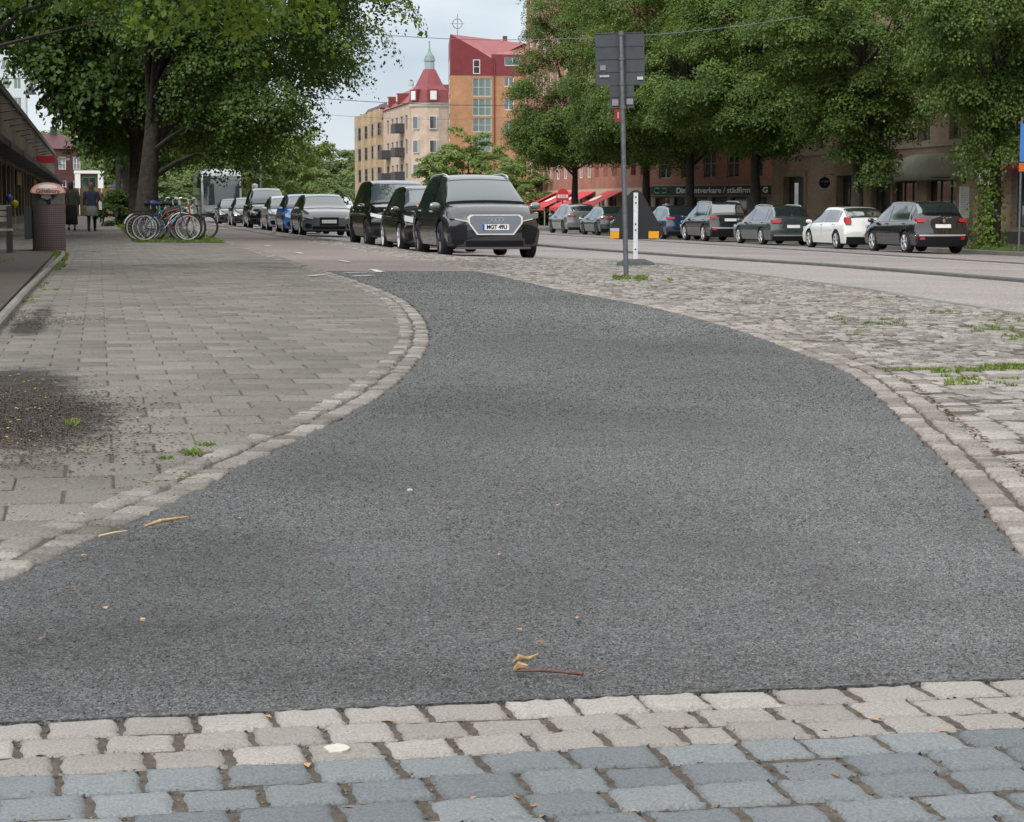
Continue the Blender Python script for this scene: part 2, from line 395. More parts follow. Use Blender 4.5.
def catmull(P, step=.08):
    P = [Vector(p) for p in P]; out = []
    for i in range(len(P) - 1):
        a, b, c, d = P[max(i - 1, 0)], P[i], P[i + 1], P[min(i + 2, len(P) - 1)]
        n = max(2, int((c - b).length / step))
        for k in range(n):
            t = k / n
            out.append(.5 * ((2 * b) + (c - a) * t + (2 * a - 5 * b + 4 * c - d) * t * t + (3 * b - a - 3 * c + d) * t ** 3))
    out.append(P[-1]); return out

# ------------------------------------------------------------------ outlines of the ground surfaces (u across, y along the street)
LBp = [(-1.9, 1.0), (-1.35, 2.4), (-.85, 3.6)] + [at(x, y) for x, y in [(0, 582), (100, 537), (180, 500), (250, 463), (330, 425), (390, 390), (420, 360), (430, 340), (425, 320), (405, 300), (370, 285), (330, 272), (290, 260)]]
LBp += [(3.22, 45), (3.3, 60), (3.4, 100), (3.5, 160)]
RBp = [(1.9, 2.2), (2.02, 3.4)] + [at(x, y) for x, y in [(1024, 560), (1000, 530), (950, 470), (900, 420), (850, 375), (790, 350), (720, 325), (640, 305), (560, 290), (480, 272)]] + [(5.25, 36), (5.3, 60), (5.35, 100), (5.4, 160)]
LB = catmull([(*p, 0) for p in LBp]); RB = catmull([(*p, 0) for p in RBp])
def offs(C, d):
    out = []
    for i, p in enumerate(C):
        t = (C[min(i + 1, len(C) - 1)] - C[max(i - 1, 0)]).normalized()
        out.append(p + Vector((-t.y, t.x, 0)) * d)
    return out
def u_at(C, y):
    lo = 0
    for i in range(len(C) - 1):
        if C[i].y <= y <= C[i + 1].y:
            t = (y - C[i].y) / max(1e-9, C[i + 1].y - C[i].y); return C[i].x + (C[i + 1].x - C[i].x) * t
    return C[0].x if y < C[0].y else C[-1].x
def EDGE(y):            # where the cobbles end at the carriageway
    pts = [(-5, 6.6), (8, 6.9), (15.8, 7.7), (21.3, 8.43), (27, 8.85), (31.5, 8.95), (33.6, 8.6), (35, 7.3), (36.3, 6.45), (38, 6.33), (300, 6.33)]
    for a, b in zip(pts, pts[1:]):
        if a[0] <= y <= b[0]: return a[1] + (b[1] - a[1]) * (y - a[0]) / (b[0] - a[0])
    return 6.33
BEDU = -.68
def sheet(name, rows, zf, m, kind='structure', zoff=0, thick=0):
    """rows: list of (y, u0, u1); sheet follows the ground profile"""
    V = []; Fs = []; nu = 8
    for (y, a, b) in rows:
        for k in range(nu + 1):
            u = a + (b - a) * k / nu; V.append((u, y, zf(u) + zoff))
    for i in range(len(rows) - 1):
        for k in range(nu):
            p = i * (nu + 1) + k; Fs.append((p, p + 1, p + nu + 2, p + nu + 1))
    n = nu + 1
    if thick:
        b = len(V)
        edge = [k for k in range(n)] + [i * n + nu for i in range(1, len(rows))] + [(len(rows) - 1) * n + k for k in range(nu - 1, -1, -1)] + [i * n for i in range(len(rows) - 2, 0, -1)]
        for e in edge: x, y, z = V[e]; V.append((x, y, z - thick))
        for i in range(len(edge)):
            j = (i + 1) % len(edge); Fs.append((edge[i], b + i, b + j, edge[j]))
    o = MB().add(V, Fs).build(name, m)
    return tag(o, kind=kind)
M_joint = stone_mat('joint_sand', (.060, .050, .040), (.082, .068, .055), speck=.45, scale=45, island=0, bump=.7, dist=.01)
M_road = asphalt_mat('road_asphalt', (.255, .232, .222), (.36, .335, .32), (1., .97, .97), 60, .35, .5)
M_path = asphalt_mat('old_path_asphalt', (.205, .172, .158), (.29, .25, .235), (1., .96, .95), 90, .6, .5)
M_asph = asphalt_mat('new_asphalt', (.066, .066, .067), (.145, .145, .145), (.98, .98, 1.), 175, 1., .5, True)
M_walk = asphalt_mat('far_pavement', (.19, .175, .165), (.27, .255, .245), (1, .97, .95), 30, .6, .6)
far = MB(); far.box(-1500, 1500, -60, 3000, -1.3, -.85)
tag(far.build('ground', mat('far_ground', (.14, .15, .12), .95, var=.3, vscale=.05)), kind='structure')
ys = [-6 + .5 * i for i in range(92)] + [40 + 5 * i for i in range(45)]
pb = sheet('pavement_bed', [(y, -60 if y > -5 else -59, EDGE(y) - .12) for y in ys], GP, M_joint, zoff=-.0065)
sheet('road', [(y, 5.0, 27.3) for y in (-6, 20, 40, 80, 150, 262)], GR, M_road)
sheet('sidewalk', [(y, 27.46, 90) for y in (20, 60, 120, 330)], lambda u: SWZ, M_walk)
sheet('footway', [(y, -60, u_at(LB, y) - .24) for y in range(80, 262, 10)], GP, M_walk, zoff=.0)
# kerbs
def kerb_run(name, pts, w, z0f, ztf, m, L=1.0):
    b = MB()
    for a, c in zip(pts, pts[1:]):
        a = Vector((*a, 0)); c = Vector((*c, 0)); d = c - a; n = max(1, round(d.length / L)); t = d.normalized(); s = Vector((-t.y, t.x, 0))
        for k in range(n):
            p = a + d * (k / n) + t * .004; q = a + d * ((k + 1) / n) - t * .004; V = []
            for o in (p, q):
                for (h, zz) in ((0, 0), (w, 0), (w, 1), (w - .012, 2), (.02, 2), (0, 1)):
                    x = o + s * h; z = z0f(x.x) if zz == 0 else ztf(x.x) - (.015 if zz == 1 else 0) + 0
                    V.append((x.x, x.y, z))
            b.add(V, [(0, 1, 7, 6), (1, 2, 8, 7), (2, 3, 9, 8), (3, 4, 10, 9), (4, 5, 11, 10), (5, 0, 6, 11), (0, 5, 4, 3, 2, 1), (6, 7, 8, 9, 10, 11)])
    return tag(b.build(name, m), kind='structure')
M_kerb = stone_mat('kerb_granite', (.125, .12, .108), (.17, .165, .15), speck=.2, scale=60, island=1)
kerb_run('kerb', [(EDGE(y), y) for y in (4, 8, 12, 15.8, 18, 21.3, 24, 27, 29.5, 31.5, 33, 33.6, 34.3, 35, 35.7, 36.3, 37, 38)] + [(6.33, y) for y in range(40, 160, 6)], .12, lambda u: GR(u) - .05, lambda u: GP(u) + .006, M_kerb)
kerb_run('far_kerb', [(27.46, 20), (27.46, 262)], .16, lambda u: GR(27) - .05, lambda u: SWZ + .004, M_kerb, 2)
kerb_run('tram_kerb', [(13.6, 18), (14.1, 24), (14.25, 29), (14.3, 33.5), (14.2, 38), (13.3, 44), (12.65, 52), (12.5, 70), (12.4, 150)], .28, lambda u: GR(u) - .05, lambda u: GR(u) + .055, mat('tram_kerb_stone', (.10, .096, .092), .9, var=.2, vscale=3), 2)
kerb_run('tram_kerb', [(21.5, 30), (21.5, 160)], .2, lambda u: GR(u) - .05, lambda u: GR(u) + .03, mat('tram_kerb_stone', (.10, .096, .092)), 2)
# painted line at the edge of the carriageway
sheet('road_marking', [(24, 20.6, 20.72), (60, 20.6, 20.72), (150, 20.6, 20.72)], GR, mat('road_paint', (.62, .62, .6), .7), zoff=.004)

# new dark asphalt and old path: edges a little ragged
def jit(y, s): return .008 * math.sin(y * 23 + s) + .006 * math.sin(y * 61 + s * 2) + .010 * math.sin(y * 7.3 + s)
yy = []; y = 3.341
while y < 27.35: yy.append(y); y += .04 + y * .0025
def zasph(u): return GP(u) + .0015
rows = [(y, u_at(LB, y) + jit(y, 0) + (.04 if y < 3 else 0), u_at(RB, y) + jit(y, 5)) for y in yy]
# far end of the new surface runs askew
sheet('new_asphalt', rows, zasph, M_asph, zoff=.0, thick=.03)
rows = [(y, u_at(LB, y) - .01, u_at(RB, y) + .01) for y in (27.4, 28.5, 30, 32, 34, 37, 40, 45, 50, 60, 80, 100, 130, 160)]
sheet('bike_path', rows, zasph, M_path, zoff=0)
def mark(poly, name='path_marking'):
    b = MB(); V = [(u, y, GP(u) + .012) for u, y in poly]; b.add(V, [tuple(range(len(V)))])
    return tag(b.build(name, mat('worn_paint', (.5, .49, .47), .8, var=.3, vscale=30)), kind='structure')
for (x0, y0, x1, y1, w) in [(345, 273.5, 385, 272.5, .05), (352, 277, 372, 276, .04), (372, 270, 380, 272.5, .04), (340, 261, 349, 262.5, .05), (297, 253, 302, 254, .05), (266, 246, 270, 246.6, .05), (310, 276.5, 322, 275.5, .05)]:
    a = at(x0, y0); c = at(x1, y1); v = Vector((c[0] - a[0], c[1] - a[1])); 
    n = Vector((-v.y, v.x)).normalized() * max(w, .05)
    mark([(a[0] - n.x, a[1] - n.y), (c[0] - n.x, c[1] - n.y), (c[0] + n.x, c[1] + n.y), (a[0] + n.x, a[1] + n.y)])

# coarse aggregate standing proud of the new asphalt
def aggregate(name, bands, m):
    rg = np.random.default_rng(12); VV = []
    for (y0, y1, sp_, sz) in bands:
        n = int((y1 - y0) * (.56 * y1 + .5) / sp_ ** 2); Y = rg.uniform(y0, y1, n)
        X = (math.tan(YAW) + rg.uniform(-.285, .285, n)) * Y
        lb = np.interp(Y, [p.y for p in LB], [p.x for p in LB]) + .03; rb = np.interp(Y, [p.y for p in RB], [p.x for p in RB]) - .03
        k = (X > lb) & (X < rb); X = X[k]; Y = Y[k]; n = len(X); Z = -.007 * X + .0013
        a = rg.uniform(0, 6.28, n); s_ = sz * rg.uniform(.5, 1.35, n); h = s_ * rg.uniform(.25, .75, n)
        P = np.zeros((n, 8, 3))
        for i in range(4):
            q = a + i * math.pi / 2 + rg.uniform(-.4, .4, n); r_ = s_ * rg.uniform(.7, 1.1, n)
            P[:, i] = np.stack([X + np.cos(q) * r_, Y + np.sin(q) * r_, Z - .001], 1)
            P[:, 4 + i] = np.stack([X + np.cos(q) * r_ * .55, Y + np.sin(q) * r_ * .55, Z + h * rg.uniform(.75, 1.1, n)], 1)
        VV.append(P.reshape(-1, 3))
    V = np.concatenate(VV); n = len(V) // 8
    f = np.array([(4, 5, 6, 7)] + [(i, (i + 1) % 4, 4 + (i + 1) % 4, 4 + i) for i in range(4)])
    return tag(link(name, npmesh(name, V, (np.arange(n)[:, None, None] * 8 + f[None]).reshape(-1, 4)), None, m), kind='structure')
M_agg = stone_mat('aggregate', (.024, .024, .025), (.172, .172, .172), speck=.1, scale=40, island=1, bump=0, big=(.5, .8, 1.22), wear=True)
aggregate('asphalt_aggregate', [(3.36, 5, .0080, .0029), (5, 8, .0105, .0036), (8, 13, .016, .005), (13, 20, .028, .008), (20, 27, .04, .010)], M_agg)

# ------------------------------------------------------------------ individual paving stones (one sheet per kind of paving)
def stones(name, L, m, depth=.03, bev=.006, kind='structure', irr=.07):
    """L: (cx, cy, hx, hy, rot, dz) low-poly bevelled stones, irregular corners"""
    n = len(L); A = np.array(L); rg = np.random.default_rng(len(name) + n)
    ring = np.array([(-1, -1), (1, -1), (1, 1), (-1, 1)], float)
    V = np.zeros((n, 12, 3)); c, s = np.cos(A[:, 4]), np.sin(A[:, 4])
    J = rg.normal(0, 1, (n, 4, 2)) * np.minimum(A[:, 2], A[:, 3])[:, None, None] * irr
    for lv, (ins, dz) in enumerate(((0, -depth), (0, -bev), (bev * 1.3, 0))):
        hx = (A[:, 2] - ins)[:, None]; hy = (A[:, 3] - ins)[:, None]
        px = ring[:, 0] * hx + J[..., 0]; py = ring[:, 1] * hy + J[..., 1]
        X = A[:, 0, None] + px * c[:, None] - py * s[:, None]; Y = A[:, 1, None] + px * s[:, None] + py * c[:, None]
        Z = -.007 * np.maximum(-8, X) + A[:, 5, None] + dz
        if lv: Z = Z + (rg.normal(0, 1, (n, 4)) * bev * .25)
        V[:, lv * 4:lv * 4 + 4, 0] = X; V[:, lv * 4:lv * 4 + 4, 1] = Y; V[:, lv * 4:lv * 4 + 4, 2] = Z
    f = [(8, 9, 10, 11)] + [(4 + i, 4 + (i + 1) % 4, 8 + (i + 1) % 4, 8 + i) for i in range(4)] + [(i, (i + 1) % 4, 4 + (i + 1) % 4, 4 + i) for i in range(4)]
    Fs = (np.arange(n)[:, None, None] * 12 + np.array(f)[None]).reshape(-1, 4)
    return tag(link(name, npmesh(name, V.reshape(-1, 3), Fs), None, m), kind=kind)
def stones_hi(name, L, m, depth=.03, rr=.007):
    """near stones: worn rounded tops from a fine grid"""
    V = []; Fs = []; n = 9; rg = random.Random(3)
    for (cx, cy, hx, hy, rot, dz) in L:
        b = len(V); c, s = math.cos(rot), math.sin(rot)
        cj = [(rg.gauss(0, .022) * hx, rg.gauss(0, .035) * hy) for _ in range(4)]
        tx, ty = rg.gauss(0, .012), rg.gauss(0, .012); ph = rg.random() * 9
        for i in range(n):
            for j in range(n):
                a = -1 + 2 * i / (n - 1); q = -1 + 2 * j / (n - 1)
                a = math.copysign(abs(a) ** .72, a); q = math.copysign(abs(q) ** .72, q)
                px, py = a * hx, q * hy
                # rounded corners
                ex, ey = hx - abs(px), hy - abs(py); rc = .008
                if ex < rc and ey < rc:
                    dx, dy = rc - ex, rc - ey; d = math.hypot(dx, dy)
                    if d > rc:
                        k = rc / d; px = math.copysign(hx - rc + dx * k, px); py = math.copysign(hy - rc + dy * k, py); ex, ey = hx - abs(px), hy - abs(py)
                w = [(1 - a) * (1 - q) / 4, (1 + a) * (1 - q) / 4, (1 + a) * (1 + q) / 4, (1 - a) * (1 + q) / 4]
                px += sum(w[k] * cj[k][0] for k in range(4)) + .0015 * math.sin(q * 5 + ph) * abs(a); py += sum(w[k] * cj[k][1] for k in range(4)) + .002 * math.sin(a * 4 + ph) * abs(q)
                e = min(1, min(ex, ey) / rr); h = -(1 - math.sqrt(max(0, 1 - (1 - e) ** 2))) * rr * .45
                h += .0013 * math.sin(px * 130 + ph) * math.sin(py * 110 + ph * 2) + .0005 * rg.gauss(0, 1) + tx * px + ty * py
                if ex <= 1e-6 or ey <= 1e-6: h -= .006
                x = cx + px * c - py * s; y = cy + px * s + py * c
                V.append((x, y, GP(x) + dz + h))
        for i in range(n - 1):
            for j in range(n - 1):
                p = b + i * n + j; Fs.append((p, p + n, p + n + 1, p + 1))
        edge = [i * n for i in range(n)] + [(n - 1) * n + j for j in range(1, n)] + [i * n + n - 1 for i in range(n - 2, -1, -1)] + [j for j in range(n - 2, 0, -1)]
        b2 = len(V)
        for k in edge: x, y, z = V[b + k]; V.append((x, y, GP(x) + dz - depth))
        for k in range(len(edge)):
            k2 = (k + 1) % len(edge); Fs.append((b + edge[k], b2 + k, b2 + k2, b + edge[k2]))
    me = npmesh(name, V, Fs); bm = bmesh.new(); bm.from_mesh(me); bmesh.ops.recalc_face_normals(bm, faces=bm.faces); bm.to_mesh(me); bm.free()
    me.polygons.foreach_set('use_smooth', [True] * len(me.polygons))
    return tag(link(name, me, None, m), kind='structure')

DIRT = [(-.30, 8.2, .52, 1.6, .74), (-.42, 9.6, .58, 2.3, .62), (-.50, 14.6, .24, 1.7, .6), (-.45, 16.5, .2, 3.2, .46), (.05, 8.5, .32, .5, .36), (-.35, 6.9, .5, .6, .34), (1.0, 9.6, .5, .35, .25), (-.3, 12, .5, 1.2, .26)]
DIRT += [(.25, 9.1, .5, .3, .3), (.1, 7.6, .4, .25, .33), (.7, 7.7, .3, .2, .22)]
M_slab = stone_mat('concrete_slab', (.118, .108, .095), (.168, .156, .138), speck=.5, dirt=DIRT, scale=110, bump=.35)
M_sett = stone_mat('small_granite_sett', (.135, .120, .107), (.285, .262, .24), speck=.4, dirt=[(-.6, 5, .1, .1, .1)], scale=90, bump=.5)
M_sett2 = stone_mat('pale_granite_sett', (.222, .205, .188), (.315, .295, .272), speck=.3, scale=190, bump=.6)
M_sett3 = stone_mat('grey_granite_sett', (.122, .134, .142), (.192, .204, .210), speck=.3, scale=190, bump=.6)
M_edge = stone_mat('edging_sett', (.105, .094, .082), (.26, .238, .212), speck=.42, dirt=DIRT, scale=110, bump=.5)
# near band, rows across the path
L2 = []; L3 = []
r2 = random.Random(11)
for row in range(14):
    light = row < 3
    pitch = .1065 if light else .112
    y0 = 3.343 - (row + .5) * .1065 if light else 3.343 - 3 * .1065 - (row - 3 + .5) * .112
    x = -1.6 + (row % 2) * .068 + r2.uniform(-.02, .02)
    while x < 3.4:
        w = r2.uniform(.112, .142) if light else r2.uniform(.118, .146)
        if r2.random() < .06: w *= .7
        (L2 if light else L3).append((x + w / 2, y0 + r2.gauss(0, .0025), w / 2 - .0026 - abs(r2.gauss(0, .0008)), pitch / 2 - .0022 - abs(r2.gauss(0, .0008)), r2.gauss(0, .018), r2.gauss(0, .0014)))
        x += w
stones_hi('pale_sett_band', L2, M_sett2); stones_hi('grey_sett_band', L3, M_sett3)
# border rows that follow the curve
def border(C, offl, name, m, ymax, step=.115, ymin=2.0, side=1):
    L = []
    for o_i, o in enumerate(offl):
        D = offs(C, o * side); acc = 0; last = D[0]; start = None
        pos = [0]
        for a, b in zip(D, D[1:]): pos.append(pos[-1] + (b - a).length)
        s = r2.random() * .1; k = 0
        while s < pos[-1]:
            while k < len(pos) - 2 and pos[k + 1] < s: k += 1
            t = (s - pos[k]) / max(1e-6, pos[k + 1] - pos[k]); p = D[k].lerp(D[k + 1], t); d = (D[k + 1] - D[k]).normalized()
            st = step * r2.uniform(.85, 1.2)
            if ymin < p.y < ymax:
                L.append((p.x + r2.gauss(0, .003), p.y, st / 2 - .009, .046 + r2.gauss(0, .003), math.atan2(d.y, d.x) + r2.gauss(0, .05), .004 + r2.gauss(0, .0022)))
            s += st
            if p.y > ymax: break
    return stones(name, L, m, bev=.008)
border(LB, (.058, .170), 'curved_edging', M_edge, 58, side=1)
border(RB, (.058, .170), 'right_edging', stone_mat('right_edge_sett', (.15, .128, .112), (.30, .272, .248), speck=.42, scale=110, bump=.5), 58, side=-1)
# slabs
L = []; r3 = random.Random(5)
rowi = 0; y = 3.30
LBo = offs(LB, .235)
while y < 80:
    if y < 50: umax = u_at(LBo, y)
    else: umax = u_at(LBo, y)
    sh = (rowi % 2) * .15; k = math.floor(-6.3 / .30)
    while True:
        x0 = k * .30 + sh + .03; x1 = x0 + .30; k += 1
        if x0 > umax: break
        if y < 45 and x1 < -2.2: continue
        cx = (x0 + x1) / 2
        if 12.6 < y < 38.6 and cx < BEDU - .1: continue
        if y > 49.3 and .85 < cx: continue
        if x1 > umax:
            x1 = min(x1, umax + .12); cx = (x0 + x1) / 2
            if x1 - x0 < .03: break
        # cut the slab along the curved edging
        L.append((cx, y, (x1 - x0) / 2 - .0022 - abs(r3.gauss(0, .0015)), .15 - .0048 - abs(r3.gauss(0, .0025)), r3.gauss(0, .004), r3.gauss(0, .0016)))
    y += .30; rowi += 1
stones('slab_paving', L, M_slab, bev=.004, irr=.012)
# small setts between path and carriageway, larger setts in the near corner
L = []; y = 10.25; r4 = random.Random(9)
RBo = offs(RB, -.235)
while y < 112:
    u0 = u_at(RBo, y); u1 = EDGE(y) - .13
    st = .098 if y < 60 else .2
    x = u0 + r4.uniform(0, .03) - .02
    while x < u1:
        w = st * r4.uniform(.85, 1.35)
        if r4.random() > .01:
            L.append((x + w / 2, y + .022 * math.sin(x * 2.3 + y * .4) + r4.gauss(0, .006), w / 2 - .007, st / 2 - .0065 + r4.gauss(0, .003), r4.gauss(0, .06), .004 * math.sin(x * 3 + y * 1.7) + r4.gauss(0, .0045)))
        x += w
    y += st
stones('cobblestone_strip', L, M_sett, bev=.010)
L = []; y = 10.12; 
while y > 1.5:
    st = r4.uniform(.115, .15); y -= st
    x = u_at(RBo, y) - .01
    while x < EDGE(y) - .13:
        w = r4.uniform(.13, .23)
        L.append((x + w / 2, y + st / 2 + r4.gauss(0, .004), w / 2 - .008, st / 2 - .007, r4.gauss(0, .03), r4.gauss(0, .0045)))
        x += w
stones('large_sett_paving', L, stone_mat('large_sett', (.155, .14, .128), (.31, .286, .262), speck=.36, scale=90, bump=.6), bev=.011)

# planting bed with granite kerb
sheet('planting_bed', [(y, -3.6, BEDU - .1) for y in (12.6, 16, 20, 26, 32, 38.4)], GP, M_soil, zoff=.035, thick=.06)
kerb_run('bed_kerb', [(BEDU, 12.6), (-.67, 20), (-.62, 27), (-.56, 34.5), (-.60, 37.2), (-.8, 38.3), (-1.2, 38.6), (-3.6, 38.6)], .075, lambda u: GP(u) - .05, lambda u: GP(u) + .055, M_kerb, .9)
sheet('verge', [(y, .9, u_at(LB, y) - .24) for y in (49.5, 60, 80, 120, 160, 200)], GP, mat('verge_soil', (.10, .10, .06), .95, var=.4, vscale=3), zoff=.012, thick=.03)
sheet('tree_verge', [(y, 27.8, 30.0) for y in (22, 60, 100, 130)], lambda u: SWZ, mat('verge_grass', (.055, .085, .03), .95, var=.3, vscale=3), zoff=.012, thick=.03)

# ------------------------------------------------------------------ trees
def leaves(name, N, cen, nrm, size, rg, m, fold=False):
    """N rhombic leaves at cen with normals near nrm"""
    n = nrm / np.linalg.norm(nrm, axis=1, keepdims=True)
    a = rg.normal(0, 1, (N, 3)); t = np.cross(n, a); t /= np.linalg.norm(t, axis=1, keepdims=True); b = np.cross(n, t)
    s = size * rg.uniform(.65, 1.25, (N, 1))
    k = np.stack([cen - t * s * .55, cen + b * s * .42 + n * s * .06, cen + t * s * .55 - n * s * .12, cen - b * s * .42 + n * s * .06], 1)
    return npmesh(name, k.reshape(-1, 3), np.arange(N * 4).reshape(N, 4))
def crown_points(rg, N, rx, ry, rz, clumps, cr, shell=.62, bottom=-.8, flat=.55, droop=.4, lump=.16, taper=0., ttop=0., rzl=None):
    """clump centres fill an uneven ellipsoid, leaves sit on the outside of each clump"""
    d = rg.normal(0, 1, (clumps * 3, 3)); d /= np.linalg.norm(d, axis=1, keepdims=True)
    d = d[d[:, 2] > bottom][:clumps]; C = len(d)
    ph = rg.uniform(0, 6, 6)
    lumpf = 1 + lump * (np.sin(d[:, 0] * 4 + ph[0]) * np.sin(d[:, 2] * 5 + ph[1]) + np.sin(d[:, 1] * 5 + ph[2]) * .7 * np.sin(d[:, 2] * 7 + ph[3])) + rg.normal(0, .05, C)
    rr = (shell + (1 - shell) * rg.uniform(0, 1, C) ** .55) * lumpf
    cc = d * rr[:, None] * np.array([rx, ry, rz])
    if rzl: cc[:, 2] *= np.where(d[:, 2] < 0, rzl / rz, 1.)
    tp = np.where(d[:, 2] < 0, 1 - taper * d[:, 2] ** 2, 1 - ttop * d[:, 2] ** 2)[:, None]; cc[:, :2] *= tp
    w = rg.uniform(.6, 1.4, C); ids = rg.choice(C, N, p=w / w.sum())
    q = rg.normal(0, 1, (N, 3)); q /= np.linalg.norm(q, axis=1, keepdims=True)
    q[:, 2] = np.where(q[:, 2] < -.3, -q[:, 2], q[:, 2])
    rad = cr * w[ids] ** .5 * rg.uniform(.45, 1.05, N)
    off = q * rad[:, None] * np.array([1, 1, flat])
    dist = np.linalg.norm(off[:, :2], axis=1); off[:, 2] -= droop * dist ** 2 / cr
    P = cc[ids] + off
    nn = d[ids] * .45 + q * .6 + np.array([0, 0, .55]) + rg.normal(0, .45, (N, 3))
    return P, nn, cc
def make_trunk(r0, h, limbs, rg, lean=(0, 0), n=12, spread=.55):
    b = MB(); pts = []; rs = []
    for i in range(9):
        t = i / 8; pts.append((lean[0] * t + .06 * math.sin(t * 5), lean[1] * t, h * t)); rs.append(r0 * (1 if t < .2 else .92 * (1 - t * .7)))
    rs[0] = r0 * 1.18; rs[1] = r0
    b.tube(pts, rs, n)
    for c in limbs:
        c = Vector(c); t0 = rg.uniform(.22, .6); base = Vector((lean[0] * t0, lean[1] * t0, h * t0))
        if c.z < base.z + .2: base.z = max(h * .16, c.z - .7)
        mid = base.lerp(c, .5) + Vector((0, 0, .12 * (c - base).length))
        b.tube([base, base.lerp(mid, .5) + Vector((0, 0, .05)), mid, c], [r0 * .32, r0 * .24, r0 * .15, r0 * .05], 6)
    return b
TREE = {}
def tree_proto(key, seed, N, rx, ry, rz, cz, clumps, cr, lsize, r0, m, ox=0, oy=0, **kw):
    rg = np.random.default_rng(seed)
    P, nn, cc = crown_points(rg, N, rx, ry, rz, clumps, cr, **kw)
    P = P + np.array([ox, oy, cz]); cc = cc + np.array([ox, oy, cz])
    me = leaves('crown', N, P, nn, lsize, rg, m); me.materials.append(m)
    sel = rg.choice(len(cc), min(34, len(cc)), replace=False)
    tb = make_trunk(r0, cz + rz * .55, [cc[i] * np.array([.88, .88, 1]) for i in sel], rg, (ox * .3, oy * .3))
    tm = bpy.data.meshes.new('trunk'); tm.from_pydata(tb.v, [], tb.f); tm.update(); tm.materials.append(M_bark); shade(tm, 60)
    TREE[key] = (me, tm)
def tree(key, name, label, loc, rz=0, sc=(1, 1, 1), group=None, cat='tree'):
    t = thing(name, label, cat, loc, rz, group)
    if not isinstance(sc, tuple): sc = (sc,) * 3
    a = link('crown', TREE[key][0], t); b = link('trunk', TREE[key][1], t)
    a.scale = sc; b.scale = sc
    return t
LM_right = leaf_mat('linden_leaf', (.034, .076, .018), (.150, .218, .055), .28)
LM_left = leaf_mat('dense_linden_leaf', (.022, .054, .012), (.100, .165, .038), .28)
LM_near = leaf_mat('near_linden_leaf', (.03, .068, .012), (.17, .25, .04), .36)
LM_pale = leaf_mat('pale_tree_leaf', (.10, .16, .045), (.21, .28, .09), .3)
LM_far = leaf_mat('hazed_tree_leaf', (.085, .13, .05), (.19, .25, .10), .25)  # distance haze put into the leaf colour: paler green, no haze volume
tree_proto('linA', 21, 160000, 4.45, 4.6, 9.6, 6.7, 460, .9, .106, .25, LM_right, bottom=-.97, droop=.35, shell=.62, taper=.25, ttop=.2, rzl=2.9)
tree_proto('linB', 22, 160000, 4.5, 4.6, 9.8, 6.8, 460, .92, .106, .25, LM_right, bottom=-.97, droop=.35, shell=.62, lump=.2, taper=.25, ttop=.2, rzl=3.0)
tree_proto('linC', 23, 140000, 4.3, 4.3, 8.0, 8.7, 420, .88, .106, .24, LM_right, bottom=-.97, droop=.4, shell=.62, lump=.2, taper=.5, ttop=.2, rzl=5.6)
tree_proto('linD', 24, 140000, 4.3, 4.3, 9.6, 6.6, 420, .88, .106, .24, LM_right, bottom=-.97, droop=.35, shell=.62, lump=.16, taper=.2, ttop=.55, rzl=2.9)
gr = 'linden trees along the far pavement'
for (y, k, rz, s, px) in [(61.0, 'linC', .4, (.84, .84, 1.02), 'linden with ivy and shoots round its trunk, rightmost of the row at the picture edge'),
                          (73, 'linC', 2.1, (.98, .98, .98), 'linden standing between the white hatchback and the green awning'),
                          (85.2, 'linA', 3.3, (1.03, 1.03, 1), 'linden standing in front of the pale stone doorway beside the black sign band'),
                          (95.5, 'linB', 5.1, (1., 1., 1.02), 'linden whose trunk stands before the letters of the black sign band'),
                          (103.5, 'linA', 1.2, (.95, .95, 1.02), 'linden rising behind the triangular sign back, left of the green sign mark'),
                          (120, 'linD', .3, (.98, .98, 1.0), 'linden in front of the red awnings, farthest of the row by the street')]:
    t = tree(k, 'linden_tree', px, (28.6, y, SWZ), rz, s, gr)
    t['_y'] = y
for o in list(bpy.data.objects):
    if '_y' in o: del o['_y']
# ivy shoots on the rightmost linden: a climbing plant of its own
rg = np.random.default_rng(4); N = 1100
hh = rg.uniform(0, 1, N) ** 1.3 * 2.5; an = rg.uniform(0, 6.28, N); r_ = .30 + rg.gamma(1.5, .09, N) * np.clip(1.6 - hh * .3, .4, 1.6)
an = np.where(rg.random(N) < .6, rg.uniform(2.2, 4.6, N), an)
Pp = np.stack([28.6 + np.cos(an) * r_ - .1, 61 + np.sin(an) * r_, SWZ + hh], 1)
ivy = link('climbing_ivy', leaves('climbing_ivy', N, Pp, np.stack([np.cos(an), np.sin(an), np.full(N, .5)], 1) + rg.normal(0, .3, (N, 3)), .11, rg, LM_near), None, LM_near)
tag(ivy, 'bright green ivy and young shoots growing round the base of the rightmost linden trunk', 'ivy')

